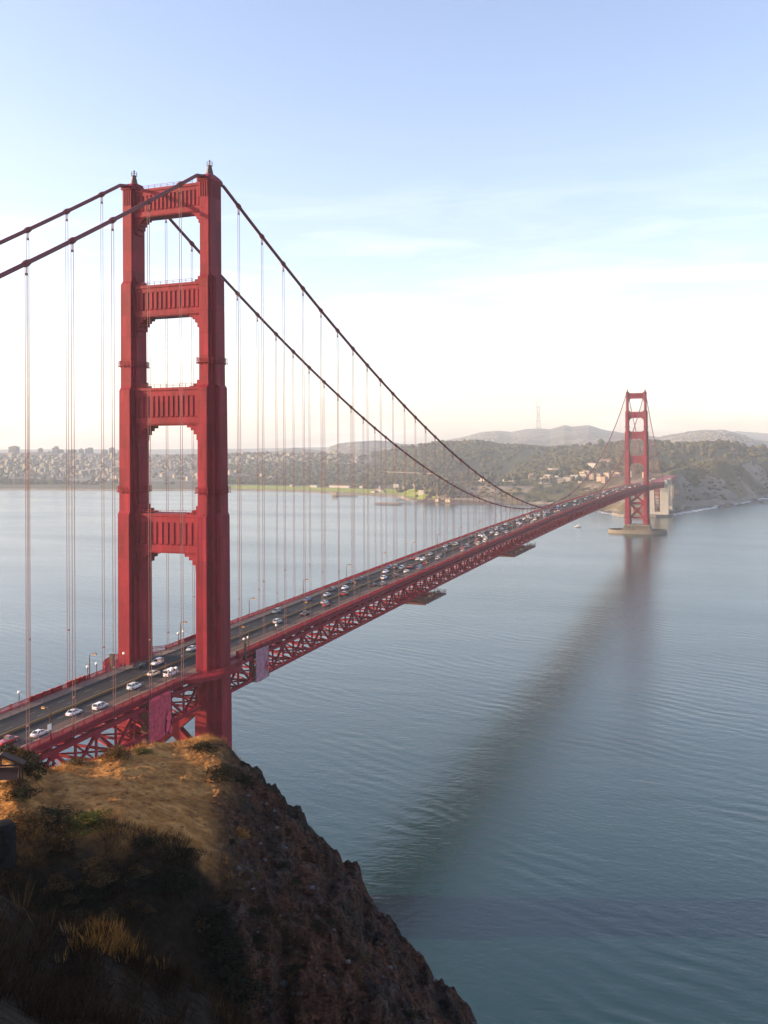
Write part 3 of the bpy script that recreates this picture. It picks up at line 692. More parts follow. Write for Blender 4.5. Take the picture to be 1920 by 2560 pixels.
# (lane x, y, colour, kind); positive x lanes drive away from the camera, negative lanes towards it
CARS = [(4.8, -50.8, 'white', 'sedan'), (7.9, -44.4, 'white', 'suv'), (4.8, -26.0, 'white', 'suv'), (1.7, -12.6, 'cream', 'sedan'), (6.6, -11.0, 'white', 'van'), (7.9, -66.6, 'white', 'sedan'), (4.8, -73.3, 'red', 'pickup'), (-7.9, -6.8, 'black', 'sedan'), (-4.8, -1.6, 'white', 'suv'), (-4.8, 17.3, 'silver', 'sedan'), (-7.9, 81.5, 'grey', 'suv'), (-7.9, 108.5, 'blue', 'sedan'), (-7.9, 133.2, 'black', 'suv'), (-4.8, 140.5, 'white', 'sedan'), (1.7, 64.4, 'silver', 'suv'), (1.7, 105.3, 'silver', 'sedan'), (4.8, 100.1, 'red', 'sedan'), (4.8, 80.6, 'black', 'pickup'), (-4.8, 121.3, 'silver', 'sedan'), (1.7, 125.9, 'red', 'suv'), (4.8, 151.6, 'black', 'sedan'), (1.7, 172.4, 'white', 'suv'), (-4.8, 191.0, 'white', 'sedan'), (-7.9, 205.0, 'blue', 'suv'), (4.8, 179.6, 'black', 'suv'), (4.8, 195.3, 'white', 'sedan'), (1.7, 209.1, 'red', 'pickup'), (7.9, 206.1, 'grey', 'sedan'), (-4.8, 239.7, 'white', 'sedan'), (-1.7, 239.0, 'white', 'suv'), (-4.8, 260.7, 'silver', 'sedan'), (1.7, 258.6, 'grey', 'sedan'), (4.8, 245.7, 'silver', 'suv'), (4.8, 225.0, 'red', 'sedan'), (-7.9, 308.8, 'black', 'suv'), (-4.8, 310.7, 'silver', 'suv'), (4.8, 293.1, 'red', 'pickup'), (-4.8, 366.2, 'white', 'sedan'), (-1.7, 363.0, 'white', 'suv'), (1.7, 336.2, 'red', 'suv'), (4.8, 322.0, 'grey', 'sedan'), (-7.9, 396.7, 'black', 'sedan'), (-4.8, 410.1, 'silver', 'suv'), (-1.7, 413.1, 'silver', 'sedan'), (4.8, 375.3, 'white', 'van'), (-4.8, 445.6, 'black', 'sedan'), (1.7, 429.2, 'black', 'suv'), (1.7, 458.4, 'white', 'sedan'), (-7.9, 489.0, 'silver', 'sedan'), (-4.8, 499.6, 'white', 'suv'), (1.7, 483.6, 'grey', 'sedan'), (-1.7, 511.5, 'silver', 'sedan'), (-1.7, 541.8, 'white', 'van'), (-4.8, 579.8, 'white', 'sedan'), (1.7, 567.2, 'silver', 'suv'), (4.8, 533.4, 'white', 'sedan'), (-7.9, 658.4, 'white', 'sedan'), (-4.8, 737.9, 'white', 'suv'), (1.7, 732.3, 'silver', 'sedan'), (4.8, 812.2, 'black', 'suv'), (4.8, 679.5, 'white', 'sedan'), (-4.8, 689.2, 'silver', 'sedan'), (4.8, 611.5, 'grey', 'suv'), (-1.7, 785.5, 'white', 'sedan'), (7.9, 852.1, 'white', 'suv'), (-1.7, 861.6, 'grey', 'sedan'), (4.8, 908.7, 'white', 'sedan'), (-4.8, 936.8, 'white', 'sedan'), (7.9, 973.7, 'silver', 'suv'), (-1.7, 1010.5, 'white', 'suv'), (4.8, 1055.8, 'white', 'sedan'), (-4.8, 1082.7, 'silver', 'sedan'), (7.9, 1117.9, 'white', 'van'), (-1.7, 1144.1, 'white', 'sedan'), (7.9, 1178.3, 'white', 'suv'), (-1.7, 1257.6, 'white', 'sedan'), (7.9, 1297.1, 'silver', 'sedan'), (-1.7, 1366.7, 'white', 'suv'), (7.9, 1423.4, 'white', 'sedan')]
_taken = [(c[0], c[1]) for c in CARS]
for k in range(400):
    if len(CARS) >= 150: break
    x = random.choice((-8, -4.9, -1.8, 1.7, 4.9, 8.1)); y = random.choice((random.uniform(150, 620), random.uniform(150, 1260)))
    if all(abs(x-p[0]) > 2 or abs(y-p[1]) > 9.5 for p in _taken):
        _taken.append((x, y)); CARS.append((x, y, random.choice(('white', 'silver', 'grey', 'black', 'black', 'red', 'blue', 'cream', 'grey', 'silver')), random.choice(('sedan', 'suv', 'sedan', 'suv', 'pickup', 'van'))))
LANE = {1: 'inner', 2: 'middle', 3: 'outer'}
cnt = {}
for x, y, c, kind in sorted(CARS, key=lambda t: t[1]):
    rz = 0.0 if x > 0 else math.pi
    slope = (float(zroad(y+2))-float(zroad(y-2)))/4; z = float(zroad(y))+.006
    if y < 215:
        if kind not in CARP: CARP[kind] = proto(kind); o = CARP[kind]
        else: o = copy_tree(CARP[kind])
        for ch in o.children:
            if ch.name.startswith('body'):
                ch.material_slots[0].link = 'OBJECT'; ch.material_slots[0].material = M['car_'+c]
    else:
        if kind not in SIMP: SIMP[kind] = simple(kind)
        o = link_mesh('car' if kind in ('sedan', 'suv') else ('van' if kind == 'van' else 'pickup_truck'), SIMP[kind])
        o.material_slots[0].link = 'OBJECT'; o.material_slots[0].material = M['car_'+c]
    o.location = (x, y, z); o.rotation_euler = (math.atan(slope)*(1 if x > 0 else -1), 0, rz)
    ln = LANE[min(3, max(1, int(round((abs(x)+1.5)/3.1))))]; dr = 'driving away' if x > 0 else 'oncoming'
    kn = {'sedan': 'car', 'suv': 'SUV', 'van': 'van', 'pickup': 'pickup'}[kind]
    if y < -2: zone = 'short of the near tower'
    elif y < 200: zone = 'soon past the near tower'
    elif y < 420: zone = 'between the two work platforms'
    elif y < 700: zone = 'at mid-span'
    elif y < 1000: zone = 'on the far half-span'
    else: zone = 'by the far tower'
    kk = (c, kn, dr, zone); cnt.setdefault(kk, []).append((o, ln, y))
for (c, kn, dr, zone), Ls in cnt.items():
    for i, (o, ln, y) in enumerate(Ls):
        o_ = (ORD[i]+' ') if len(Ls) > 1 else ''
        lab = f'{c} {kn} {dr} in the {ln} lane {zone}' if len(Ls) == 1 else f'{c} {kn} {dr} in the {ln} lane, {ORD[i]} such one {zone}'
        tag(o, lab, {'car': 'car', 'SUV': 'car', 'van': 'van', 'pickup': 'pickup truck'}[kn], 'traffic on the bridge deck')

# ------------------------------------------------------------------ far shore terrain
def table(rows):
    r = np.array(sorted(rows), float); return lambda u, j=1: np.interp(u, r[:, 0], r[:, j])
def lay(rows, D):      # outline of a ridge as seen (px, py) with its distance -> heading, height
    out = []
    for px, py in rows:
        u, s_ = u_slope(px, py); d = float(np.interp(px, D[0], D[1])); out.append((u, CAM[2]+s_*d, d))
    return table(out)
shore_px = [(-900, 1226), (0, 1226), (300, 1227.5), (400, 1228), (575, 1227), (767, 1231), (832, 1236), (912, 1240), (966, 1242), (1002, 1245), (1020, 1252), (1056, 1256), (1085, 1257), (1128, 1260), (1250, 1262), (1450, 1270), (1524, 1284), (1560, 1289.6),
            (1640, 1291), (1672, 1288), (1700, 1281), (1733, 1267), (1798, 1264), (1846, 1259), (1880, 1251), (1920, 1242), (2300, 1238), (2900, 1235)]
sr = []
for px, py in shore_px:
    u, s_ = u_slope(px, py); sr.append((u, -CAM[2]/s_))
SH = table(sr)
D2 = ([-900, 560, 821, 948, 1050, 1450, 1648, 1920, 2900], [5300, 5200, 4800, 4300, 3900, 3800, 3300, 3300, 3600])
RW = lay([(-900, 1133), (0, 1133), (60, 1131), (100, 1130), (200, 1131), (300, 1134), (400, 1136), (560, 1133), (650, 1131), (760, 1134), (821, 1134), (900, 1138), (948, 1138), (1002, 1121), (1050, 1114), (1110, 1111.5), (1195, 1111.5), (1255, 1119), (1303, 1118),
          (1373, 1124), (1450, 1114), (1550, 1111), (1648, 1112), (1680, 1114), (1733, 1108), (1818, 1109), (1875, 1120), (1920, 1128), (2400, 1150), (2900, 1160)], D2)
DM = ([-900, 800, 900, 1164, 1560, 1700, 1920, 2900], [6800, 6600, 6200, 8200, 8200, 6800, 6600, 6600])
RM = lay([(-900, 1142), (0, 1142), (500, 1140), (690, 1128), (735, 1119), (780, 1123), (815, 1128), (823, 1117), (850, 1108), (900, 1103), (940, 1101.5), (975, 1104), (1000, 1110), (1050, 1110), (1128, 1099), (1164, 1091), (1206, 1079.6), (1246, 1077), (1279, 1081),
          (1315, 1073.6), (1351, 1072), (1375, 1073), (1411, 1063), (1430, 1066), (1472, 1063), (1502, 1073), (1563, 1083), (1625, 1089), (1648, 1091), (1699, 1083), (1747, 1077), (1812, 1076), (1846, 1086), (1886, 1100), (1920, 1103), (2400, 1112), (2900, 1120)], DM)
RP = lay([(-900, 1128), (600, 1122), (1000, 1114), (1500, 1108), (1700, 1098), (1800, 1085), (1841, 1077.5), (1880, 1080), (1920, 1083), (2300, 1088), (2900, 1100)], ([-900, 2900], [10200, 10200]))
# bench behind the shore: (u, height, distance beyond shore) for bluff top, then back of the bench
BL = table([(-900, 4, 300), (900, 4, 330), (1000, 6, 300), (1056, 16, 220), (1128, 30, 240), (1250, 33, 250), (1350, 36, 300), (1450, 45, 330), (1540, 52, 420), (1640, 58, 360), (1676, 74, 350), (1747, 91, 350), (1800, 96, 380), (1920, 84, 320), (2900, 80, 320)])
BK = table([(-900, 8, 480), (560, 8, 480), (900, 8, 520), (1000, 14, 500), (1128, 30, 620), (1250, 32, 640), (1450, 60, 560), (1640, 66, 620), (1747, 99, 620), (1920, 92, 520), (2900, 90, 520)])
def far_height(u, D, rough=True):
    u = np.asarray(u, float); D = np.asarray(D, float)
    s0 = SH(u); kn = [(s0-400, -30+0*u), (s0, -.6+0*u), (s0+45, np.minimum(4.5, BL(u, 1))*1.0), (s0+BL(u, 2), BL(u, 1)), (s0+BK(u, 2), BK(u, 1)), (RW(u, 2), RW(u, 1)),
                      (RW(u, 2)+700, np.minimum(RW(u, 1), RM(u, 1))-45), (RM(u, 2), RM(u, 1)), (RM(u, 2)+1100, np.minimum(RM(u, 1), RP(u, 1))-60), (RP(u, 2), RP(u, 1)), (RP(u, 2)+1500, 0*u)]
    z = np.full(np.broadcast(u, D).shape, -30.0)
    for (a, za), (b, zb) in zip(kn[:-1], kn[1:]):
        t = np.clip((D-a)/np.maximum(b-a, 1), 0, 1)
        tt = t*t*(3-2*t); w = np.where((b-a) > 500, .65, .25); t = t*(1-w)+tt*w
        z = np.where((D >= a), za+(zb-za)*t, z)
    if rough:
        x, y = polar(u, D)
        amp = sstep(0, 120, D-s0)*(2+np.clip(z, 0, 60)*.10)*(.35+.65*sstep(850, 1050, u))
        z = z+amp*fbm(x/170, y/170, 5, 3)*1.3
        z = z+sstep(1000, 1090, u)*sstep(0, 60, D-s0)*(1-sstep(300, 520, D-s0))*14*fbm(x/60, y/60, 4, 9)
    return z
FU = np.concatenate([np.linspace(-900, -60, 60), np.linspace(-50, 1980, 800), np.linspace(1995, 2900, 60)])
tD = np.concatenate([np.linspace(-250, -30, 3), np.linspace(-20, 60, 14), np.linspace(70, 700, 70)])
rest = np.concatenate([np.linspace(0, 1, 110)[1:]])
SD = SH(FU)[:, None]
DD = np.concatenate([SD+tD[None, :], (SD+700)+(11500-SD-700)*rest[None, :]**1.05], 1)
UU = np.repeat(FU[:, None], DD.shape[1], 1)
ZZ = far_height(UU, DD)
XX, YY = polar(UU, DD)
def grid_faces(n, m):
    i = np.arange(n-1)[:, None]*m+np.arange(m-1)[None, :]
    return np.stack([i, i+1, i+m+1, i+m], -1).reshape(-1, 4)
land = np_mesh('terrain', np.stack([XX, YY, ZZ], -1).reshape(-1, 3), grid_faces(*DD.shape), True)
# ground cover by place
dS = DD-SD
bluffz = ((UU > 1040) & (dS < BL(UU, 2)*1.25)); ridge = DD > RW(UU, 2)-700
nA = fbm(XX/220, YY/220, 4, 21); nB = fbm(XX/45, YY/45, 4, 31); nC = fbm(XX/95, YY/140, 4, 41)
C = np.zeros(DD.shape+(3,)); C[:] = (.045, .055, .03)                                  # woods
scrub = np.array((.10, .10, .05)); dry = np.array((.22, .18, .10)); rock = np.array((.34, .29, .24)); sand = np.array((.36, .31, .24)); turf = np.array((.38, .46, .07)); town = np.array((.20, .19, .18)); mead = np.array((.10, .11, .06))
def put(mask, c, w=1.0):
    global C
    k = np.clip(mask, 0, 1)[..., None]*w; C = C*(1-k)+np.array(c)*k
put((UU > 1040).astype(float)*(dS < BK(UU, 2)*1.05), scrub)
put(sstep(.05, .25, nA)*((UU > 1040) & (dS < BK(UU, 2)*1.05)), dry)
put(sstep(.02, .2, nC)*((UU > 1040) & (dS < BL(UU, 2)*.95)), rock, .8)
put(sstep(.0, .15, nC+.15*(nB))*((UU > 1690) & (dS < BL(UU, 2)*.9) & (dS > 30)), rock, .75)
put((UU < 1000)*(dS < 480), (.13, .12, .08))
put(sstep(560, 600, UU)*(1-sstep(1080, 1100, UU))*(dS > 60)*(dS < 330), turf)
put((dS < 55)*1.0, sand); put((dS < 32)*(UU > 1040)*(UU < 1700), (.13, .10, .08))
put((UU < 930)*(dS > 520)*(1-sstep(0.0, .2, nA+.3*(UU-700)/300)), town)
put(sstep(.05, .2, nB)*(UU < 930)*(dS > 520), (.33, .31, .29), .6)
put((DD > RW(UU, 2)+650)*1.0, (.13, .13, .11)); put((DD > RW(UU, 2)+650)*sstep(.08, .2, nB+.5*nA), (.34, .32, .3), .7)
C = C*.5
ca = land.color_attributes.new('cover', 'FLOAT_COLOR', 'POINT')
ca.data.foreach_set('color', np.concatenate([C, np.ones(DD.shape+(1,))], -1).astype(np.float32).ravel())
M['land'] = mat('land', (.1, .1, .06), 0.95, noise=0.035, amt=0.35, attr='cover', spec=0.1, bump=1.2, bscale=0.08)
tag(link_mesh('terrain', land, M['land']), kind='structure')
def land_hit(px, py, D0=None):   # where a sight line meets the far shore
    u, s_ = u_slope(px, py); Ds = np.linspace(SH(u)+(D0 or 2), 9800, 3000); h = far_height(np.full(Ds.shape, u), Ds)
    b = np.nonzero(h >= CAM[2]+s_*Ds)[0]; D = Ds[b[0]] if len(b) else Ds[-1]
    x, y = polar(u, D); return float(x), float(y), float(far_height(np.array([u]), np.array([D]))[0]), float(D)

# ------------------------------------------------------------------ woods, trees and buildings of the far shore
def ico():
    t = (1+5**.5)/2
    V = np.array([(-1, t, 0), (1, t, 0), (-1, -t, 0), (1, -t, 0), (0, -1, t), (0, 1, t), (0, -1, -t), (0, 1, -t), (t, 0, -1), (t, 0, 1), (-t, 0, -1), (-t, 0, 1)], float); V /= np.linalg.norm(V[0])
    F = [(0, 11, 5), (0, 5, 1), (0, 1, 7), (0, 7, 10), (0, 10, 11), (1, 5, 9), (5, 11, 4), (11, 10, 2), (10, 7, 6), (7, 1, 8), (3, 9, 4), (3, 4, 2), (3, 2, 6), (3, 6, 8), (3, 8, 9), (4, 9, 5), (2, 4, 11), (6, 2, 10), (8, 6, 7), (9, 8, 1)]
    V = list(map(tuple, V)); mid = {}
    def m(a, b):
        k = (min(a, b), max(a, b))
        if k not in mid: p = np.array(V[a])+np.array(V[b]); V.append(tuple(p/np.linalg.norm(p))); mid[k] = len(V)-1
        return mid[k]
    F2 = []
    for a, b, c in F: x, y, z = m(a, b), m(b, c), m(c, a); F2 += [(a, x, z), (b, y, x), (c, z, y), (x, y, z)]
    return np.array(V), np.array(F2)
IV, IF = ico()
def crowns(P, R, name, m, attr=None):
    n = len(P); V = IV[None]*R[:, None, :]*(1+.5*(rng.random((n, len(IV), 1))-.45)); V = V+P[:, None, :]
    F = IF[None]+(np.arange(n)*len(IV))[:, None, None]
    me = np_mesh(name, V.reshape(-1, 3), F.reshape(-1, 3), False)
    ca = me.color_attributes.new('cover', 'FLOAT_COLOR', 'POINT')
    c = np.array((.024, .028, .014))*(.5+1.0*rng.random((n, 1)))+np.array((.016, .008, .0))*rng.random((n, 1))*1.3
    c = np.repeat(c[:, None, :], len(IV), 1); ca.data.foreach_set('color', np.concatenate([c, np.ones(c.shape[:2]+(1,))], -1).astype(np.float32).ravel())
    return link_mesh(name, me, m)
M['forest'] = mat('foliage', (.05, .06, .03), 0.9, noise=0.25, amt=0.4, attr='cover', spec=0.1)
us, ds = [], []
def scatter(u0, u1, n, f0, f1, clump=None):
    u = u0+(u1-u0)*rng.random(n*3); t = rng.random(n*3)
    a = SH(u)+BK(u, 2)*f0; b = RW(u, 2)+f1; D = a+(b-a)*t
    x, y = polar(u, D); k = fbm(x/300, y/300, 3, 77)+.25
    keep = rng.random(n*3) < np.clip(k*2.2 if clump is None else (k-clump)*3, 0.02, 1)
    return u[keep][:n], D[keep][:n]
for a in ((930, 1990, 9500, .95, 150), (-60, 930, 1500, .8, -1500), (560, 960, 1500, .9, -200), (-60, 560, 260, .9, -300)):
    u, D = scatter(*a); us.append(u); ds.append(D)
u = np.concatenate(us); D = np.concatenate(ds); x, y = polar(u, D); z = far_height(u, D)
n = len(u); rr = 5+5.5*rng.random(n)**2; R = np.stack([rr*(.9+.4*rng.random(n)), rr*(.9+.4*rng.random(n)), rr*(.75+.35*rng.random(n))], 1)
o = crowns(np.stack([x, y, z+R[:, 2]*.75], 1), R, 'forest', M['forest']); tag(o, 'dark hazy woods covering the hills of the far shore', 'woods', kind='stuff')
# low scrub on the bluffs
u = np.concatenate([1040+(1480-1040)*rng.random(1500), 1660+330*rng.random(1300)]); t = rng.random(len(u)); D = SH(u)+60+(BK(u, 2)-60)*t
k = rng.random(len(u)) < np.clip(.35+1.6*vnoise(D/70, u/22, 5), 0, 1); u, D = u[k], D[k]
x, y = polar(u, D); z = far_height(u, D); rr = 2+2.5*rng.random(len(u)); R = np.stack([rr*1.3, rr*1.3, rr*.8], 1)
o = crowns(np.stack([x, y, z+.5], 1), R, 'scrub', M['forest']); tag(o, 'low scrub patches on the far bluffs', 'scrub', kind='stuff')
# single trees, trunk and crown
M['bark'] = mat('bark', (.09, .06, .04), .9)
TV = []
for k in range(4):
    V = []; F = []
    P = rng.normal(0, 1, (7, 3))*np.array((2.6, 2.6, 1.8))+np.array((0, 0, 8.5)); n0 = 0
    allV = []; allF = []
    for p in P:
        r = 1.8+1.8*rng.random(); allV.append(IV*r*(1+.4*(rng.random((len(IV), 1))-.5))+p); allF.append(IF+n0); n0 += len(IV)
    me = np_mesh('crown', np.concatenate(allV), np.concatenate(allF)); me.materials.append(mat('crown_leaf_%d' % k, ((.025, .03, .015), (.03, .035, .015), (.018, .025, .012), (.04, .04, .02))[k], .9, noise=.4, amt=.4)); TV.append(me)
tk = MB(); tk.tube([(0, 0, -1), (.2, 0, 3), (0, .2, 7)], [.6, .4, .2], 6); tk.bar((0, 0, 4), (2, 1, 8), .2, .2); tk.bar((0, 0, 4), (-2, -1, 8), .2, .2); TK = np_mesh('trunk', tk.V, tk.F); TK.materials.append(M['bark'])
def tree(x, y, z, s, k, lab, grp):
    o = empty('tree', (x, y, z), random.random()*6); o.scale = (s, s, s*(.9+.3*random.random())); tag(o, lab, 'tree', grp)
    link_mesh('crown', TV[k], None, o); link_mesh('trunk', TK, None, o)
for px, py in [(1000+i*13+random.uniform(-5, 5), 1226+random.uniform(-8, 12)) for i in range(8)]:
    x, y, z, D = land_hit(px, py); tree(x, y, z, random.uniform(1.1, 1.7), random.randrange(4), 'dark tree among the pale houses behind the green lawn', 'trees behind the shore lawn')
for px, py in [(1060+random.random()*70, 1215+random.random()*38) for i in range(34)]:
    x, y, z, D = land_hit(px, py); tree(x, y, z, random.uniform(1.0, 1.7), random.randrange(4), 'tree in the dense grove at the east end of the far bluff', 'grove at the end of the bluff')
for px, py in [(1180+random.random()*270, 1196+random.random()*18) for i in range(26)]:
    x, y, z, D = land_hit(px, py); tree(x, y, z, random.uniform(.9, 1.7), random.randrange(4), 'dark tree between the buildings on top of the far bluff', 'trees on the bluff top')
for px, py in [(560+random.random()*400, 1203+random.random()*12) for i in range(26)]:
    x, y, z, D = land_hit(px, py); tree(x, y, z, random.uniform(1.0, 1.8), random.randrange(4), 'dark hazy tree behind the long sheds of the far shore', 'trees behind the shore sheds')

WC = [mat('house_wall_%d' % i, c, .8, noise=.3, amt=.12) for i, c in enumerate(((.25, .24, .22), (.17, .17, .16), (.27, .22, .16), (.14, .12, .105), (.19, .14, .105)))]
RC = [mat('house_roof_%d' % i, c, .85, noise=.3, amt=.2) for i, c in enumerate(((.11, .10, .10), (.15, .09, .07), (.08, .08, .09)))]
M['pane'] = mat('window_pane', (.05, .06, .08), .2)
def house_mb(w, d, h, roof, b=None, gable=True):
    b = b or MB(); b.m = 0; b.box(-w/2, w/2, -d/2, d/2, -4, h); b.m = 1
    if gable:
        b.add([(-w/2-.4, -d/2-.4, h-.1), (w/2+.4, -d/2-.4, h-.1), (w/2+.4, d/2+.4, h-.1), (-w/2-.4, d/2+.4, h-.1), (-w/2-.4, 0, h+roof), (w/2+.4, 0, h+roof)],
              [(0, 1, 5, 4), (2, 3, 4, 5), (1, 2, 5), (3, 0, 4), (3, 2, 1, 0)])
    else: b.box(-w/2-.2, w/2+.2, -d/2-.2, d/2+.2, h-.05, h+.7)
    b.m = 2
    nf = max(1, int(h/3.2)); nw = max(2, int(w/3.5))
    for i in range(nf):
        for j in range(nw):
            x = -w/2+w*(j+.5)/nw; z = .9+i*3.1
            b.box(x-.6, x+.6, -d/2-.05, -d/2+.1, z, z+1.4)
    return b
HM = []
for k in range(8):
    b = house_mb((8, 10, 12, 14, 9, 16, 11, 7)[k], (9, 10, 9, 12, 8, 10, 12, 9)[k], (6, 7, 9, 7, 10, 8, 6, 9)[k], (2, 3, 2, 3, 1, 2, 3, 2)[k], gable=k % 3 != 2)
    me = np_mesh('house', b.V, b.F, False, b.M)
    for m in (WC[k % 5], RC[k % 3], M['pane']): me.materials.append(m)
    HM.append(me)
HT = []
for k in range(8):
    me = HM[k].copy(); me.materials.clear(); HT.append(me)
    for m in (mat('town_house_%d' % k, (.10+.012*(k % 5), .095+.010*(k % 5), .088+.006*(k % 4)), .85), RC[k % 3], M['pane']): me.materials.append(m)
def house(px, py, lab, grp, s=1.0, k=None, D0=None):
    x, y, z, D = land_hit(px, py, D0); o = link_mesh('house', (HT if 'hillside town' in grp else HM)[random.randrange(8) if k is None else k], None, None, (x, y, z))
    o.rotation_euler = (0, 0, -.4+random.uniform(-.25, .25)); o.scale = (s, s, s); tag(o, lab, 'house', grp); return o
for i in range(110):
    house(random.uniform(0, 300), random.uniform(1141, 1192), 'small pale house in the hazy hillside town, before the near tower', 'hillside town houses, east part', random.uniform(1.2, 2.4))
for i in range(90):
    house(random.uniform(575, 905), random.uniform(1137, 1162), 'small pale house on the hazy ridge, behind the suspender ropes', 'hillside town houses, west part', random.uniform(1.2, 2.2))
for i in range(26):
    house(random.uniform(400, 700), random.uniform(1183, 1206), 'low pale building among dark trees above the far shore', 'buildings above the far shore', random.uniform(1.1, 1.9))
for i in range(16): house(random.uniform(245, 306), random.uniform(1191, 1206), 'sunlit pale building by the shore just before the near tower', 'sunlit shore buildings', random.uniform(1.2, 2.2))
for i in range(13):
    o = house(1205+i*6.5+random.uniform(-1, 1), 1204.5, f'white terraced house on the far bluff, {ORD[i]} from the row\'s east end', 'white terraced houses on the bluff', random.uniform(1.1, 1.4), random.choice((0, 5)))
for i, (px, py) in enumerate(((993, 1219), (1016, 1219), (1038, 1220), (1062, 1223), (1056, 1235))):
    house(px, py, ('white gabled house at the edge of the lawn, easternmost', 'white gabled house on the lawn, second from the east', 'white gabled house on the lawn, third from the east', 'pale house by the lawn, below the dark cliff trees', 'grey roofed house on the lawn close to the water')[i], 'houses round the shore lawn', (1.3, 1.4, 1.3, 1.2, 1.1)[i], (5, 3, 1, 0, 5)[i])
for i in range(18):
    house(random.uniform(1300, 1440), random.uniform(1196, 1210), 'low sunlit building among trees on the bluff top', 'buildings on the bluff top', random.uniform(.9, 1.5))
for i in range(22):
    house(random.uniform(1450, 1625), random.uniform(1188, 1206), 'sunlit yellow building by the bridge toll plaza', 'toll plaza buildings', random.uniform(.9, 1.6), random.choice((2, 2, 0, 4)))
for i, (px, py) in enumerate(((1474, 1168), (1484, 1170), (1510, 1162), (1522, 1163), (1380, 1184), (1392, 1185))):
    house(px, py, ('white house alone among dark woods, left of a pair', 'white house among dark woods, right of a pair', 'white building high in the woods, east of two', 'white building high in the woods, west of two', 'tan roofed house in the woods, east of two', 'tan roofed house in the woods, west of two')[i], 'buildings in the woods', 1.7, (0, 5, 3, 1, 2, 3)[i])
# the mass of the town
TWC = [mat('town_wall_%d' % i, c, .85, noise=.3, amt=.15) for i, c in enumerate(((.095, .092, .09), (.08, .077, .077), (.115, .10, .085), (.065, .06, .055), (.085, .073, .062), (.07, .065, .06), (.10, .07, .055), (.06, .06, .065)))]
def mass(regions, name, lab):
    b = []; f = []; mi = []; n0 = 0
    for (x0, x1, y0, y1, n, D0) in regions:
        for i in range(n):
            px, py = random.uniform(x0, x1), random.uniform(y0, y1)
            x, y, z, D = land_hit(px, py, D0)
            if D > 9000: continue
            k_ = .62 if 'hill' in name else .72; w, d, h = random.uniform(9, 26)*k_, random.uniform(8, 14)*k_, random.uniform(6, 14)*k_
            a = -.4+random.uniform(-.1, .1); ca_, sa = math.cos(a), math.sin(a)
            V = [(sx_*w/2, sy*d/2, zz) for zz in (-6, h) for sx_, sy in ((-1, -1), (1, -1), (1, 1), (-1, 1))]
            b += [(x+p*ca_-q*sa, y+p*sa+q*ca_, z+r) for p, q, r in V]; f += [tuple(i_+n0 for i_ in g) for g in BOXF]; n0 += 8
            m_ = random.randrange(5); mi += [m_, 5+random.randrange(3), m_, m_, m_, m_]
    me = np_mesh(name, b, f, False, mi)
    for m in TWC: me.materials.append(m)
    tag(link_mesh(name, me), lab, 'town', kind='stuff')
mass([(-40, 330, 1138, 1194, 620, None), (330, 560, 1139, 1180, 300, None), (540, 905, 1139, 1165, 300, None)], 'town', 'pale hazy mass of houses covering the far left hillside')
mass([(1128, 1290, 1080, 1108, 120, 3000), (1640, 1700, 1086, 1106, 30, 2600), (1700, 1880, 1080, 1106, 170, 2600), (1430, 1560, 1096, 1110, 30, 3000)], 'hill_town', 'faint pale houses on the farthest hills')
# towers on the skyline
M['block'] = mat('block_wall', (.13, .12, .11), .85, noise=.1, amt=.15)
def block(px, w_px, top, lab, base=1142, D=5150, cat='high-rise', grp='high-rise blocks on the hazy skyline', name='high_rise', step=None):
    u, s_ = u_slope(px, top); zt = CAM[2]+s_*D; top = top-5; u, s_ = u_slope(px, top); zt = CAM[2]+s_*D; _, sb = u_slope(px, base); zb = CAM[2]+sb*D; x, y = polar(u, D); w = w_px*D/FPX; h = zt-zb
    t = empty(name, (float(x), float(y), zb)); t.rotation_euler = (0, 0, -YAW*.6); tag(t, lab, cat, grp)
    b = MB(); b.box(-w/2, w/2, -w*.4, w*.4, -25, h)
    if step: b.box(-w*.1, w*.42, -w*.3, w*.3, h, h+step*D/FPX)
    else: b.box(-w*.2, w*.25, -w*.2, w*.2, h, h+4)
    b.build('wall', M['block'], t)
    b = MB(); nf = max(2, int(h/6))
    for i in range(nf): b.box(-w/2-.15, w/2+.15, -w*.4-.15, w*.4+.15, 3+i*(h-4)/nf, 3+i*(h-4)/nf+2.2)
    b.build('window_band', M['pane'], t)
for i, (px, w, top, st) in enumerate(((35, 19, 1121.5, None), (101, 9, 1126.5, None), (123, 8, 1135, None), (139, 12, 1124, 3.5), (152, 11, 1130, None), (180, 17, 1130, None), (203, 9, 1128, None), (223, 15, 1126, 2), (262, 11, 1130.5, None), (280, 11, 1125, None), (300, 9, 1133, None))):
    block(px, w, top, f'hazy high-rise on the skyline, {ORD[i]} from the left end', step=st)
block(1380, 32, 1096.5, 'long pale hospital block on the wooded hill, east one', 1106, 7200, 'building', 'pale blocks on the wooded hill', 'hospital_block')
block(1413, 26, 1095.5, 'long pale hospital block on the wooded hill, west one', 1105, 7200, 'building', 'pale blocks on the wooded hill', 'hospital_block')
block(1439, 20, 1101, 'low white block beside the hospital on the wooded hill', 1108, 7150, 'building', 'pale blocks on the wooded hill', 'hospital_block')
block(1338, 12, 1106, 'pale domed block low on the wooded hill, standing alone', 1115, 7100, 'building', 'pale blocks on the wooded hill', 'hospital_block')
block(1137, 15, 1104, 'pale block at the left end of the far hill', 1110, 7600, 'building', 'pale blocks on the wooded hill', 'hospital_block')
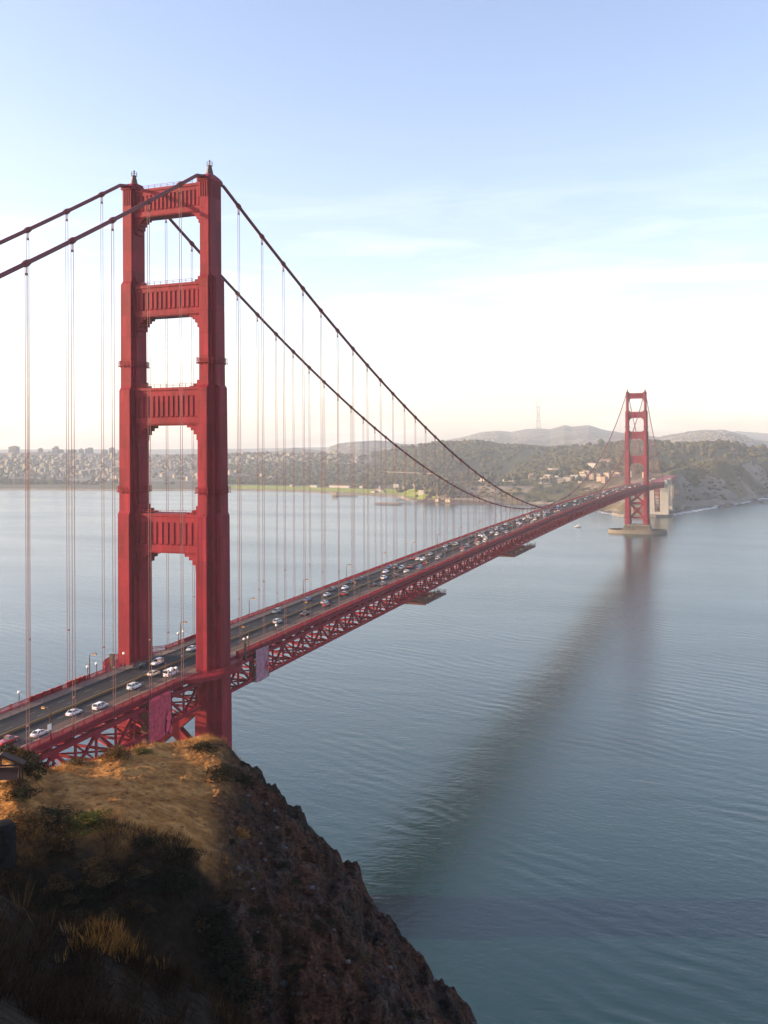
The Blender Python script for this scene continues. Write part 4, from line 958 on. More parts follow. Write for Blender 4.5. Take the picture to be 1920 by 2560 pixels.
# long sheds and lawn buildings on the shore
def shed(px, py, lpx, h, lab, wall, roofm, d=16):
    x, y, z, D = land_hit(px, py); w = lpx*D/FPX; t = empty('shed', (x, y, z), -.36); tag(t, lab, 'shed', 'long low sheds on the far shore')
    b = MB(); b.box(-w/2, w/2, -d/2, d/2, -3, h); b.build('wall', wall, t)
    b = MB(); b.add([(-w/2-.5, -d/2-.5, h-.1), (w/2+.5, -d/2-.5, h-.1), (w/2+.5, d/2+.5, h-.1), (-w/2-.5, d/2+.5, h-.1), (-w/2-.5, 0, h+2.6), (w/2+.5, 0, h+2.6)], [(0, 1, 5, 4), (2, 3, 4, 5), (1, 2, 5), (3, 0, 4), (3, 2, 1, 0)])
    b.build('roof', roofm, t)
shed(787, 1218, 27, 6, 'short white shed behind the lawn, east of the long one', WC[0], RC[2])
shed(852, 1219, 70, 6, 'longest white shed behind the lawn', WC[0], RC[1])
shed(912, 1220, 26, 6, 'white shed behind the lawn, west of the longest one', WC[0], RC[2])
shed(731, 1216, 8, 5, 'small tan shed standing alone on the lawn', WC[2], RC[0])
shed(620, 1207, 90, 7, 'long grey wall-like shed before the dark trees', WC[1], RC[0])
shed(690, 1208, 60, 7, 'long grey shed below the town, west of the wall-like one', WC[1], RC[0])
shed(1095, 1253, 10, 5, 'pale flat shed at the water by the pier root, east one', WC[2], RC[1], 10)
shed(1122, 1253.5, 14, 5, 'pale flat shed at the water under the bluff, west one', WC[2], RC[1], 10)
shed(935, 1231, 14, 4, 'low white shed at the water beside the coast station', WC[0], RC[0], 12)
x, y, z, D = land_hit(950, 1231); t = empty('coast_station', (x, y, z), -.36); tag(t, 'white coast station with red roof and lookout by the lawn shore', 'building')
b = MB(); b.box(-12, 12, -7, 7, -2, 9); b.box(8, 18, -5, 5, -2, 6); b.build('wall', WC[0], t)
b = MB(); b.loft([[(-13, -8, 9), (13, -8, 9), (13, 8, 9), (-13, 8, 9)], [(-6, -1, 13), (6, -1, 13), (6, 1, 13), (-6, 1, 13)]]); b.build('roof', RC[1], t)
b = MB(); b.box(-2.5, 2.5, -2.5, 2.5, 11, 16.5); b.lathe([(3.6, 16.5), (.2, 19)], 4); b.build('lookout', WC[0], t)
# viaduct across the lawn valley
A = np.array(land_hit(966, 1200)[:3]); B = np.array(land_hit(1092, 1197)[:3]); zv = max(A[2], B[2])+16
v = empty('road_viaduct', tuple(A)); tag(v, 'thin pale elevated road crossing below the dark woods', 'viaduct'); B = B-A; zv -= A[2]
b = MB(); b.bar((0, 0, zv), (B[0], B[1], zv), 12, 2.2); b.build('deck', M['concrete'], v); b = MB()
for k in range(11): q = B*(k+.5)/11; b.bar((q[0], q[1], -10), (q[0], q[1], zv-1.2), 2, 2)
b.build('pillar', M['concrete'], v)
# piers on the water
def wharf(p0, p1, w, lab, trestle=None, hut=False):
    a = on_z(*p0, 3); c = on_z(*p1, 3); t = empty('pier', (float(a[0]), float(a[1]), 0)); tag(t, lab, 'pier', 'timber piers off the far shore'); c = c-a
    b = MB(); b.bar((0, 0, 3), (c[0], c[1], 3), w, 1.6); b.build('deck', M['wood2'], t)
    b = MB(); n = max(4, int(np.hypot(*c[:2])/6)); nrm = np.array((-c[1], c[0]))/np.hypot(*c[:2])
    for k in range(n+1):
        for e in (-.42, 0, .42):
            q = c[:2]*k/n+nrm*w*e; b.bar((q[0], q[1], -2), (q[0], q[1], 2.3), .7, .7)
    b.build('pile', M['dark'], t)
    if trestle is not None:
        q = on_z(*trestle, 3)-a; b = MB(); b.bar((c[0], c[1], 3.02), (q[0], q[1], 3.02), 4, .9)
        for k in range(16): r = c+(q-c)*k/15; b.bar((r[0], r[1], -2), (r[0], r[1], 2.7), .8, .8)
        b.build('trestle', M['wood2'], t)
    if hut:
        b = house_mb(14, 10, 6, 3); o = np_mesh('hut', b.V, b.F, False, b.M)
        for m in (WC[2], RC[1], M['pane']): o.materials.append(m)
        link_mesh('hut', o, None, t, (3, 2, 3.8))
M['wood2'] = mat('pier_timber', (.16, .10, .07), .85, noise=.5, amt=.3)
wharf((941, 1257.5), (1000, 1259), 22, 'brown timber pier platform with a long trestle to the shore', (1086, 1255.5))
wharf((834, 1238), (893, 1238.5), 12, 'short brown pier with a small hut at its left end', None, True)
# broadcast mast
u, s_ = u_slope(1346, 1077); Dm = 8250; x, y = polar(u, Dm); zb = CAM[2]+s_*Dm-12
mt = empty('lattice_mast', (float(x), float(y), zb)); tag(mt, 'tall three-legged lattice mast on the far wooded hill', 'mast')
px_m = Dm/FPX; H = [(0, 23), (28*px_m, 17), (45*px_m, 12.5), (62*px_m, 17.5), (66*px_m, 18)]
M['mast'] = mat('mast_paint', (.13, .085, .08), .6)
for k in range(3):
    a = math.radians(90+120*k+20); b = MB()
    pts = [(r*math.cos(a), r*math.sin(a), h) for h, r in H]
    for p, q in zip(pts[:-1], pts[1:]): b.bar(p, q, 3.2, 3.2)
    b.bar(pts[-1], (pts[-1][0], pts[-1][1], pts[-1][2]+17*px_m), 2.2, 2.2); b.build('leg', M['mast'], mt)
b = MB()
for h in (12*px_m, 28*px_m, 43*px_m, 62*px_m):
    r = float(np.interp(h, [q[0] for q in H], [q[1] for q in H]))+1
    P = [(r*math.cos(math.radians(110+120*k)), r*math.sin(math.radians(110+120*k)), h) for k in range(3)]
    for k in range(3): b.bar(P[k], P[(k+1) % 3], 2.4, 4.2)
b.build('crossbeam', M['mast'], mt)
b = MB()
for (h0, h1) in ((0, 12), (12, 28), (28, 43), (43, 62)):
    for k in range(3):
        r0 = float(np.interp(h0*px_m, [q[0] for q in H], [q[1] for q in H])); r1 = float(np.interp(h1*px_m, [q[0] for q in H], [q[1] for q in H]))
        a, c = math.radians(110+120*k), math.radians(110+120*(k+1)); b.bar((r0*math.cos(a), r0*math.sin(a), h0*px_m), (r1*math.cos(c), r1*math.sin(c), h1*px_m), .9, .9)
b.build('brace', M['mast'], mt)
# brick fort under the arch
ft = empty('brick_fort', (-22, 1668, 0)); tag(ft, 'low brick fort by the water under the bridge arch', 'fort')
b = MB(); b.loft([[(-26, -24, -1), (22, -24, -1), (40, 4, -1), (34, 34, -1), (-22, 34, -1), (-32, 8, -1)], [(-26, -24, 15.5), (22, -24, 15.5), (40, 4, 15.5), (34, 34, 15.5), (-22, 34, 15.5), (-32, 8, 15.5)]]); b.build('wall', M['brick'], ft)
b = MB()
for i in range(9):
    for z in (3, 8): x = -23+i*5.1; b.box(x, x+1.4, -24.1, -23.5, z, z+2)
b.build('window', M['dark'], ft)
b = MB(); b.loft([[(-26.5, -24.5, 15.5), (22.5, -24.5, 15.5), (40.5, 4, 15.5), (34.5, 34.5, 15.5), (-22.5, 34.5, 15.5), (-32.5, 8, 15.5)], [(-26.5, -24.5, 16.4), (22.5, -24.5, 16.4), (40.5, 4, 16.4), (34.5, 34.5, 16.4), (-22.5, 34.5, 16.4), (-32.5, 8, 16.4)]]); b.build('parapet', M['concrete'], ft)
b = MB(); pts = [on_z(px, py, 0) for px, py in ((1530, 1286), (1545, 1290), (1560, 1291.5), (1600, 1292), (1640, 1293), (1674, 1292))]
P = [(float(p[0]), float(p[1])) for p in pts]
for p, q in zip(P[:-1], P[1:]): b.add([(p[0], p[1], -1), (q[0], q[1], -1), (q[0]+4, q[1]+40, -1), (p[0]+4, p[1]+40, -1), (p[0], p[1], 4.2), (q[0], q[1], 4.2), (q[0]+4, q[1]+40, 4.2), (p[0]+4, p[1]+40, 4.2)], BOXF)
tag(b.build('sea_wall', M['concrete']), 'grey stone sea wall in front of the brick fort', 'sea wall')
# shore rocks and surf
M['rock'] = mat('rock', (.06, .05, .045), .9, noise=.3, amt=.35)
RKM = []
for k in range(4):
    V = IV*np.array((1.3, 1, .75)); V = np.sign(V)*np.abs(V)**.7*(1+.6*(rng.random((len(IV), 3))-.5)); RKM.append(np_mesh('rock', V, IF))
    RKM[-1].materials.append(M['rock'])
def rock(x, y, z, s, lab, grp, m=None):
    o = link_mesh('rock', RKM[random.randrange(4)], None, None, (float(x), float(y), float(z))); o.scale = (s*random.uniform(.8, 1.5), s*random.uniform(.8, 1.3), s*random.uniform(.6, 1)); o.rotation_euler = (0, 0, random.random()*6)
    if m: o.material_slots[0].link = 'OBJECT'; o.material_slots[0].material = m
    return tag(o, lab, 'rock', grp)
for px, py in ((1798, 1269), (1806, 1267), (1814, 1264), (1820, 1266), (1826, 1263), (1845, 1264), (1850, 1262), (1887, 1252), (1903, 1257), (1918, 1245)):
    p = on_z(px, py, 0); rock(p[0], p[1], .5, random.uniform(3, 6.5), 'dark rock in the surf below the far cliff', 'surf rocks below the far cliff')
for px, py in ((1530, 1283), (1536, 1286), (1543, 1287), (1549, 1289), (1556, 1290), (1524, 1281)):
    p = on_z(px, py, 0); rock(p[0], p[1], 1, random.uniform(3, 5), 'brown rock at the water beside the brick fort', 'rocks beside the fort')
M['foam'] = mat('sea_foam', (.38, .40, .41), .7, noise=.08, amt=.2)
fm = MB()
def foam(pts, w):
    for i, (px, py) in enumerate(pts):
        p = on_z(px, py, .05+.002*i); k = 10; r = [w*(.6+.8*random.random()) for _ in range(k)]
        fm.add([(p[0]+r[j]*1.8*math.cos(2*math.pi*j/k), p[1]+r[j]*3*math.sin(2*math.pi*j/k), .05+.004*i) for j in range(k)], [tuple(range(k))])
foam([(1680+i*6.2, 1287-i*1.05+random.uniform(-.5, .8)) for i in range(18)], 5); foam([(1795+i*7, 1266-i*1.3+random.uniform(-1, 1.5)) for i in range(18)], 7)
foam([(1500+i*4, 1279+i*.9+random.uniform(-1, 1)) for i in range(14)], 4); foam([(1625+i*5, 1290.5+random.uniform(-.4, .4)) for i in range(4)], 4)
tag(fm.build('surf', M['foam']), 'white surf along the rocky far shore', 'surf', kind='stuff')
# small boat
p = on_z(1445, 1318, 0); t = empty('motor_boat', (float(p[0]), float(p[1]), 0), 1.9); tag(t, 'small white motor boat alone on the strait beyond the bridge', 'boat')
b = MB(); b.loft([[(-.6, -5.5, -.3), (.6, -5.5, -.3), (1.9, -5.5, 1.4), (-1.9, -5.5, 1.4)], [(-.8, 0, -.3), (.8, 0, -.3), (2.1, 0, 1.5), (-2.1, 0, 1.5)], [(-.3, 4, -.2), (.3, 4, -.2), (1.4, 4, 1.8), (-1.4, 4, 1.8)], [(-.05, 6.4, .6), (.05, 6.4, .6), (.15, 6.8, 2.1), (-.15, 6.8, 2.1)]]); b.build('hull', M['white'], t)
b = MB(); b.hexa([(-1.4, -2.5, 1.45), (1.4, -2.5, 1.45), (1.3, 2.2, 1.45), (-1.3, 2.2, 1.45)], [(-1.2, -2.2, 3.8), (1.2, -2.2, 3.8), (1.0, 1.2, 3.8), (-1.0, 1.2, 3.8)]); b.build('cabin', M['white'], t)
b = MB(); b.bar((0, -1, 3.8), (0, -1, 6), .12, .12); b.build('antenna', M['white'], t)

# ------------------------------------------------------------------ water
def water_mat():
    m = bpy.data.materials.new('sea_water'); m.use_nodes = True; t = m.node_tree; K = t.links.new; b = t.nodes['Principled BSDF']
    b.inputs['Base Color'].default_value = (.0025, .030, .029, 1); b.inputs['Roughness'].default_value = .10; b.inputs['IOR'].default_value = 1.55
    g = t.nodes.new('ShaderNodeNewGeometry'); prev = None
    for sc_, det, dist, st, rot in ((.012, 3, .45, (1, .45, 1), .5), (.05, 4, .22, (1, .4, 1), .25), (.16, 5, .16, (1, .5, 1), -.15), (.5, 4, .14, (1, .6, 1), .4), (1.3, 3, .04, (1, .6, 1), .1)):
        p = t.nodes.new('ShaderNodeMapping'); p.inputs['Scale'].default_value = (st[1], st[0], 1); p.inputs['Rotation'].default_value = (0, 0, rot); K(g.outputs['Position'], p.inputs[0])
        n = t.nodes.new('ShaderNodeTexNoise'); n.inputs['Scale'].default_value = sc_; n.inputs['Detail'].default_value = det; n.inputs['Roughness'].default_value = .55; n.inputs['Distortion'].default_value = .4; K(p.outputs[0], n.inputs['Vector'])
        u = t.nodes.new('ShaderNodeBump'); u.inputs['Strength'].default_value = 1; u.inputs['Distance'].default_value = dist; K(n.outputs[0], u.inputs['Height'])
        if prev is not None: K(prev.outputs[0], u.inputs['Normal'])
        prev = u
    # trains of short swell
    p = t.nodes.new('ShaderNodeMapping'); p.inputs['Rotation'].default_value = (0, 0, -1.2); K(g.outputs['Position'], p.inputs[0])
    wv = t.nodes.new('ShaderNodeTexWave'); wv.inputs['Scale'].default_value = .036; wv.inputs['Distortion'].default_value = 9; wv.inputs['Detail'].default_value = 4; wv.inputs['Detail Scale'].default_value = .6; K(p.outputs[0], wv.inputs['Vector'])
    n = t.nodes.new('ShaderNodeTexNoise'); n.inputs['Scale'].default_value = .011; n.inputs['Detail'].default_value = 3; K(g.outputs['Position'], n.inputs['Vector'])
    r = t.nodes.new('ShaderNodeMapRange'); r.inputs[1].default_value = .42; r.inputs[2].default_value = .68; K(n.outputs[0], r.inputs[0])
    u = t.nodes.new('ShaderNodeBump'); u.inputs['Distance'].default_value = .12; K(r.outputs[0], u.inputs['Strength']); K(wv.outputs[0], u.inputs['Height']); K(prev.outputs[0], u.inputs['Normal']); prev = u
    K(prev.outputs[0], b.inputs['Normal'])
    # slicks: broad patches of smoother and rougher water
    p = t.nodes.new('ShaderNodeMapping'); p.inputs['Scale'].default_value = (.3, 1, 1); p.inputs['Rotation'].default_value = (0, 0, -.35); K(g.outputs['Position'], p.inputs[0])
    n = t.nodes.new('ShaderNodeTexNoise'); n.inputs['Scale'].default_value = .006; n.inputs['Detail'].default_value = 5; K(p.outputs[0], n.inputs['Vector'])
    r = t.nodes.new('ShaderNodeMapRange'); r.inputs[1].default_value = .35; r.inputs[2].default_value = .65; r.inputs[3].default_value = .13; r.inputs[4].default_value = .22; K(n.outputs[0], r.inputs[0]); K(r.outputs[0], b.inputs['Roughness'])
    return m
w = MB(); w.add([(-10500, -1600, 0), (9500, -1600, 0), (9500, 11600, 0), (-10500, 11600, 0)], [(0, 1, 2, 3)])
tag(w.build('water', water_mat()), kind='structure')

# ------------------------------------------------------------------ headland in the foreground
def zl(px, py, D): u, s_ = u_slope(px, py); return u, CAM[2]+s_*D, D
N1 = table([(-2100, 146, 35), (-1200, 140, 35), (-500, 131, 35)]+[zl(*q) for q in ((0, 2250, 35), (60, 2290, 35), (130, 2335, 35), (250, 2335, 34), (350, 2395, 33), (500, 2475, 32), (600, 2575, 31), (800, 2800, 30))]+[(1200, 115, 28), (1700, 108, 26), (3400, 90, 24)])
GZ = table([(-2100, 150, 60), (-1300, 142, 60), (-900, 132, 58), (-500, 118, 58), (-250, 107, 58), (0, 101, 60), (400, 98, 60), (600, 95, 58), (800, 88, 54), (1200, 66, 50), (1700, 40, 46), (3400, 10, 40)])
RR = table([(-2100, 158, 82), (-1400, 146, 84), (-1000, 128, 76), (-500, 111, 78)]+[zl(*q) for q in ((0, 2092, 80), (42, 2075, 80), (127, 2079, 80), (253, 2067, 80), (312, 2075, 80), (380, 2100, 80), (455, 2113, 80), (506, 2138, 80), (600, 2220, 78), (700, 2320, 77), (800, 2430, 75), (1000, 2620, 73), (1205, 2850, 70))]+[(1600, 45, 66), (3400, 5, 60)])  # unseen hill left of view, raised to cast shade over gully and slope
PP = table([(-2100, 118, 112), (-1400, 108, 112), (-900, 105, 108), (-500, 108, 100)]+[zl(*q) for q in ((-60, 1886, 95), (0, 1884, 95), (30, 1877, 95), (54, 1884, 95), (81, 1899, 95), (112, 1921, 97), (126, 1922, 98), (163, 1910, 98), (199, 1905, 99), (235, 1899, 100), (300, 1879, 101), (340, 1868, 103), (388, 1856, 105), (422, 1857, 106), (464, 1849, 107), (500, 1838, 108), (530, 1835, 108), (553, 1842, 107),
     (612, 1890, 106), (655, 1925, 105), (700, 1968, 103), (730, 2003, 102), (767, 2048, 101), (810, 2080, 100), (844, 2110, 99), (862, 2142, 99), (888, 2170, 98), (902, 2196, 98), (907, 2235, 98), (943, 2280, 97), (980, 2318, 96), (1029, 2362, 95), (1079, 2416, 94), (1142, 2475, 93), (1205, 2560, 91), (1280, 2650, 89))]+[(1700, 30, 80), (3400, -3, 70)])
def fg_height(u, D):
    u = np.asarray(u, float); D = np.asarray(D, float); sh = np.broadcast(u, D).shape
    kn = [(0*u, 141.3+0*u), (6+0*u, 135.5+0*u), (N1(u, 2), N1(u, 1)), (GZ(u, 2), GZ(u, 1)), (RR(u, 2), RR(u, 1)), (PP(u, 2), PP(u, 1)),
          (PP(u, 2)+5, PP(u, 1)-3.5), (PP(u, 2)+22, PP(u, 1)-26), (PP(u, 2)+48, np.minimum(PP(u, 1)-60, 45)), (PP(u, 2)+85, -6+0*u)]
    z = np.full(sh, 141.3); sm = (1, 1, .4, .7, .6, .2, .3, .1, .1)
    for (a, za), (b, zb), s_ in zip(kn[:-1], kn[1:], sm):
        t = np.clip((D-a)/np.maximum(b-a, .1), 0, 1); t = t*(1-s_)+t*t*(3-2*t)*s_; z = np.where(D >= a, za+(zb-za)*t, z)
    x, y = polar(u, D); face = sstep(500, 640, u+40*vnoise(D/6, u/80, 2))
    top = sstep(-.02, .02, (D-RR(u, 2))/50)*(1-face)
    z = z+(1-top)*(1-.5*face)*sstep(8, 30, D)*.9*fbm(x/7, y/7, 5, 51)+top*(.12*fbm(x/5.0, y/5.0, 3, 61)+.13*fbm(x/.9, y/.9, 3, 62))
    # crumbling rock: gullies running down the fall line and blocky ledges
    w = (u-960)/FPX*D
    g = fbm(w/5+.4*vnoise(D/7, w/9, 8), D/11, 5, 71, .55)
    led = np.abs(fbm(w/2.6, D/3.4, 3, 81))
    z = z+face*(2.6*g-2.2*led+.9*fbm(x*.9, y*.9, 4, 91, .6))*sstep(30, 60, D)
    return z
gu = np.concatenate([np.linspace(-2070, -200, 70), np.linspace(-185, 1330, 520), np.linspace(1350, 3400, 70)])
gd = np.concatenate([np.linspace(1, 26, 26), np.linspace(26.5, 40, 40), np.linspace(40.6, 68, 40), np.linspace(68.3, 114, 210), np.linspace(115, 192, 40)])
GU = np.repeat(gu[:, None], len(gd), 1); GD = np.repeat(gd[None, :], len(gu), 0)
GH = fg_height(GU, GD); GX, GY = polar(GU, GD)
hm = np_mesh('headland', np.stack([GX, GY, GH], -1).reshape(-1, 3), grid_faces(*GU.shape), True)
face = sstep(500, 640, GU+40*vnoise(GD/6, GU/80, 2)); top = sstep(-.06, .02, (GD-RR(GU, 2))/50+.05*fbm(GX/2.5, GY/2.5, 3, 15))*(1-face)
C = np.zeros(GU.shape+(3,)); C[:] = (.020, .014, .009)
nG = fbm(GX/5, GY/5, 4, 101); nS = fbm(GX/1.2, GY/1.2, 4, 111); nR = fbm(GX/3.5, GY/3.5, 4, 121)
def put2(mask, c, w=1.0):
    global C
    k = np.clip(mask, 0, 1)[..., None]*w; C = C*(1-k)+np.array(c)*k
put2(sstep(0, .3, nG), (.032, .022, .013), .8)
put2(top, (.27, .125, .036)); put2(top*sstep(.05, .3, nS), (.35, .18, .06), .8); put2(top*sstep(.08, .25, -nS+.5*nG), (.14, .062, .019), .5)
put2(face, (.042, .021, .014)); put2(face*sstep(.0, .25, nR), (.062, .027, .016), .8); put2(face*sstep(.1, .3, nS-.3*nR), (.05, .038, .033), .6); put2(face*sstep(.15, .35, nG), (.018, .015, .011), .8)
ca = hm.color_attributes.new('cover', 'FLOAT_COLOR', 'POINT')
ca.data.foreach_set('color', np.concatenate([C, np.ones(GU.shape+(1,))], -1).astype(np.float32).ravel())
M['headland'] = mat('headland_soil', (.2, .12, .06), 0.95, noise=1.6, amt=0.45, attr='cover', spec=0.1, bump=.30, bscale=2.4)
fa = hm.attributes.new('rocky', 'FLOAT', 'POINT'); fa.data.foreach_set('value', face.astype(np.float32).ravel())
def rocky(m):      # cracked, blocky bedrock where the slope is bare
    t = m.node_tree; K = t.links.new; b = t.nodes['Principled BSDF']; g = t.nodes.new('ShaderNodeNewGeometry')
    at = t.nodes.new('ShaderNodeAttribute'); at.attribute_name = 'rocky'
    mp_ = t.nodes.new('ShaderNodeMapping'); mp_.inputs['Rotation'].default_value = (.5, .3, .4); mp_.inputs['Scale'].default_value = (.6, 1.3, 2.6); K(g.outputs['Position'], mp_.inputs[0])
    n0 = t.nodes.new('ShaderNodeTexNoise'); n0.inputs['Scale'].default_value = .6; n0.inputs['Detail'].default_value = 4; K(mp_.outputs[0], n0.inputs['Vector'])
    ad = t.nodes.new('ShaderNodeVectorMath'); ad.operation = 'MULTIPLY_ADD'; ad.inputs[1].default_value = (1.6, 1.6, 1.6); K(n0.outputs['Color'], ad.inputs[0]); K(mp_.outputs[0], ad.inputs[2])
    prev = b.inputs['Normal'].links[0].from_socket; oldc = b.inputs['Base Color'].links[0].from_socket
    for sc_, dist in ((.45, .38), (1.3, .13), (3.4, .05)):
        v = t.nodes.new('ShaderNodeTexVoronoi'); v.inputs['Scale'].default_value = sc_; K(ad.outputs[0], v.inputs['Vector'])
        u = t.nodes.new('ShaderNodeBump'); u.inputs['Distance'].default_value = dist; K(at.outputs['Fac'], u.inputs['Strength']); K(v.outputs['Distance'], u.inputs['Height']); K(prev, u.inputs['Normal']); prev = u.outputs[0]
        if sc_ > 1:
            h = t.nodes.new('ShaderNodeSeparateColor'); K(v.outputs['Color'], h.inputs[0])
            r = t.nodes.new('ShaderNodeMapRange'); r.inputs[3].default_value = .6; r.inputs[4].default_value = 1.4; K(h.outputs[0], r.inputs[0])
            x = t.nodes.new('ShaderNodeMix'); x.data_type = 'RGBA'; x.blend_type = 'MULTIPLY'; K(at.outputs['Fac'], x.inputs[0]); K(oldc, x.inputs[6]); K(r.outputs[0], x.inputs[7]); oldc = x.outputs[2]
    K(prev, b.inputs['Normal']); K(oldc, b.inputs['Base Color'])
rocky(M['headland'])
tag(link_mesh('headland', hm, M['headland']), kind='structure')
def fgz(u, D): return fg_height(np.asarray(u, float), np.asarray(D, float))
def fg_hit(px, py, D0=8):
    u, s_ = u_slope(px, py); Ds = np.linspace(D0, 150, 2200); h = fgz(np.full(Ds.shape, u), Ds); b = np.nonzero(h >= CAM[2]+s_*Ds)[0]
    D = Ds[b[0]] if len(b) else 110.0; x, y = polar(u, D); return float(x), float(y), float(fgz([u], [D])[0]), float(D)
# grass: blades gathered in tufts
def blades(P, H, n, spread, name, m, lean=.5):
    N = len(P)*n; base = np.repeat(P, n, 0).astype(float); h = np.repeat(H, n)*(.5+.8*rng.random(N)); a = rng.random(N)*2*math.pi
    r = np.repeat(spread*np.asarray(H), n)*np.sqrt(rng.random(N)); base[:, 0] += r*np.cos(a); base[:, 1] += r*np.sin(a); base[:, 2] -= .05
    a2 = rng.random(N)*2*math.pi; w = np.clip(h*.018, .004, .014); d = np.stack([np.cos(a2), np.sin(a2), 0*a2], 1)*w[:, None]
    ln = np.stack([np.cos(a)*lean*rng.random(N)*h, np.sin(a)*lean*rng.random(N)*h, h], 1)
    V = np.stack([base-d, base+d, base+ln*.55+d*.7+np.stack([0*h, 0*h, .08*h], 1), base+ln], 1).reshape(-1, 3)
    i = np.arange(N)[:, None]*4; F = np.concatenate([i+np.array([[0, 1, 2]]), i+np.array([[0, 2, 3]])], 0)
    me = np_mesh(name, V, F); ca = me.color_attributes.new('cover', 'FLOAT_COLOR', 'POINT')
    c = np.repeat((.6+.8*rng.random((len(P), 1))), n*4, 0)*np.ones((1, 3)); ca.data.foreach_set('color', np.concatenate([c, np.ones((len(c), 1))], 1).astype(np.float32).ravel())
    return link_mesh(name, me, m)
def grass_mat(name, c):
    m = mat(name, c, .8, noise=.8, amt=.35, attr=None, spec=.15); t = m.node_tree; b = t.nodes['Principled BSDF']
    a = t.nodes.new('ShaderNodeAttribute'); a.attribute_name = 'cover'; x = t.nodes.new('ShaderNodeMix'); x.data_type = 'RGBA'; x.blend_type = 'MULTIPLY'; x.inputs[0].default_value = 1
    old = b.inputs['Base Color'].links[0].from_socket; t.links.new(old, x.inputs[6]); t.links.new(a.outputs['Color'], x.inputs[7]); t.links.new(x.outputs[2], b.inputs['Base Color'])
    tr = t.nodes.new('ShaderNodeBsdfTranslucent'); ms = t.nodes.new('ShaderNodeMixShader'); ms.inputs[0].default_value = .35
    t.links.new(x.outputs[2], tr.inputs[0]); t.links.new(b.outputs[0], ms.inputs[1]); t.links.new(tr.outputs[0], ms.inputs[2]); t.links.new(ms.outputs[0], t.nodes['Material Output'].inputs[0]); return m
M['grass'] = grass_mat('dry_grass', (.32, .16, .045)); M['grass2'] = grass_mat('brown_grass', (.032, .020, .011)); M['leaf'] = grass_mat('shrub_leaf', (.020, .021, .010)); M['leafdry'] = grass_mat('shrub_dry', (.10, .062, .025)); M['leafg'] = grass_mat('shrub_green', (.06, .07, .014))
u = -120+720*rng.random(5200); t = rng.random(5200); D = RR(u, 2)-1+(PP(u, 2)-RR(u, 2)+2.5)*t
k = fbm(u/40, D/2.2, 4, 131)+.5*(np.abs(t-.5) > .42) > .02; u, D = u[k], D[k]; x, y = polar(u, D); z = fgz(u, D)
edge = np.minimum(D-RR(u, 2), PP(u, 2)-D) < 2.5
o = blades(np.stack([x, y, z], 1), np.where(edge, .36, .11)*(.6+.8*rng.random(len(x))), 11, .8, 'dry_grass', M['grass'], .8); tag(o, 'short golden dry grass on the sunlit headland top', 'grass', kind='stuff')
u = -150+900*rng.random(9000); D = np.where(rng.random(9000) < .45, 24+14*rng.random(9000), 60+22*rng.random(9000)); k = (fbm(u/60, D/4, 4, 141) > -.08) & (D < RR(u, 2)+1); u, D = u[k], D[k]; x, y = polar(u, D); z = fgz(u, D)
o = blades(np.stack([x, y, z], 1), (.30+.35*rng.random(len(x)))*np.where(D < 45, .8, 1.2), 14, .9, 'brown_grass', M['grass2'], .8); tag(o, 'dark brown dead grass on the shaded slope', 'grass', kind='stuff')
# shrubs
def leafball(n, rx, rz, leaf):
    d = rng.normal(0, 1, (n, 3)); d /= np.linalg.norm(d, axis=1)[:, None]; d[:, 2] = np.abs(d[:, 2])
    lob = 1+.35*np.sin(d[:, 0]*5+1)*np.cos(d[:, 1]*4)+.2*np.sin(d[:, 2]*9); rad = (.35+.65*rng.random(n)**.5)*lob
    P = d*rad[:, None]*np.array((rx, rx, rz)); a = rng.normal(0, 1, (n, 3)); a /= np.linalg.norm(a, axis=1)[:, None]; b = np.cross(a, rng.normal(0, 1, (n, 3))); b /= np.linalg.norm(b, axis=1)[:, None]
    s_ = leaf*(.6+.8*rng.random((n, 1))); V = np.stack([P-a*s_, P+b*s_*.5, P+a*s_, P-b*s_*.5], 1).reshape(-1, 3); F = np.arange(n*4).reshape(-1, 4); return V, F, n
SHV = []
for k in range(4):
    V, F, n = leafball(1500, 1.0, .75, .07); me = np_mesh('shrub', V, F); ca = me.color_attributes.new('cover', 'FLOAT_COLOR', 'POINT')
    c = np.repeat(.5+.9*rng.random((n, 1)), 4, 0)*np.ones((1, 3)); ca.data.foreach_set('color', np.concatenate([c, np.ones((len(c), 1))], 1).astype(np.float32).ravel()); me.materials.append(M['leaf']); SHV.append(me)
def shrub(px, py, s, m, lab, sz=1.0, grp=None, D0=8, name='shrub'):
    x, y, z, D = fg_hit(px, py, D0); o = link_mesh(name, SHV[random.randrange(4)], None, None, (x, y, z-.1)); o.scale = (s, s, s*sz); o.rotation_euler = (0, 0, random.random()*6)
    o.material_slots[0].link = 'OBJECT'; o.material_slots[0].material = M[m]; return tag(o, lab, 'shrub', grp)
shrub(215, 2058, 2.1, 'leafg', 'low green shrub on the near rim of the golden headland', .45, None, 70)
shrub(120, 2052, 2.3, 'leaf', 'dark brown shrub in the hollow beside the low green shrub', .5, None, 70); shrub(60, 2050, 1.9, 'leafdry', 'brown shrub at the left edge of the hollow', .5, None, 70)
shrub(292, 1890, 1.5, 'leafdry', 'tawny bush on the headland crest in front of the bridge truss', .8, None, 75); shrub(352, 1880, 1.1, 'leafg', 'small olive tuft beside the tawny bush on the crest', .4, None, 75)
shrub(188, 1908, 1.1, 'leafdry', 'small straw-coloured bush on the crest below the truss', .7, None, 75)
shrub(52, 1895, 1.4, 'leafdry', 'bushy mound at the left edge below the bridge deck', .8, None, 75); shrub(20, 1885, 1.2, 'leaf', 'dark bush on the mound at the far left edge', .9, None, 75); shrub(75, 1925, 1.7, 'leaf', 'dark brown bush right of the small roof', .8, None, 75)
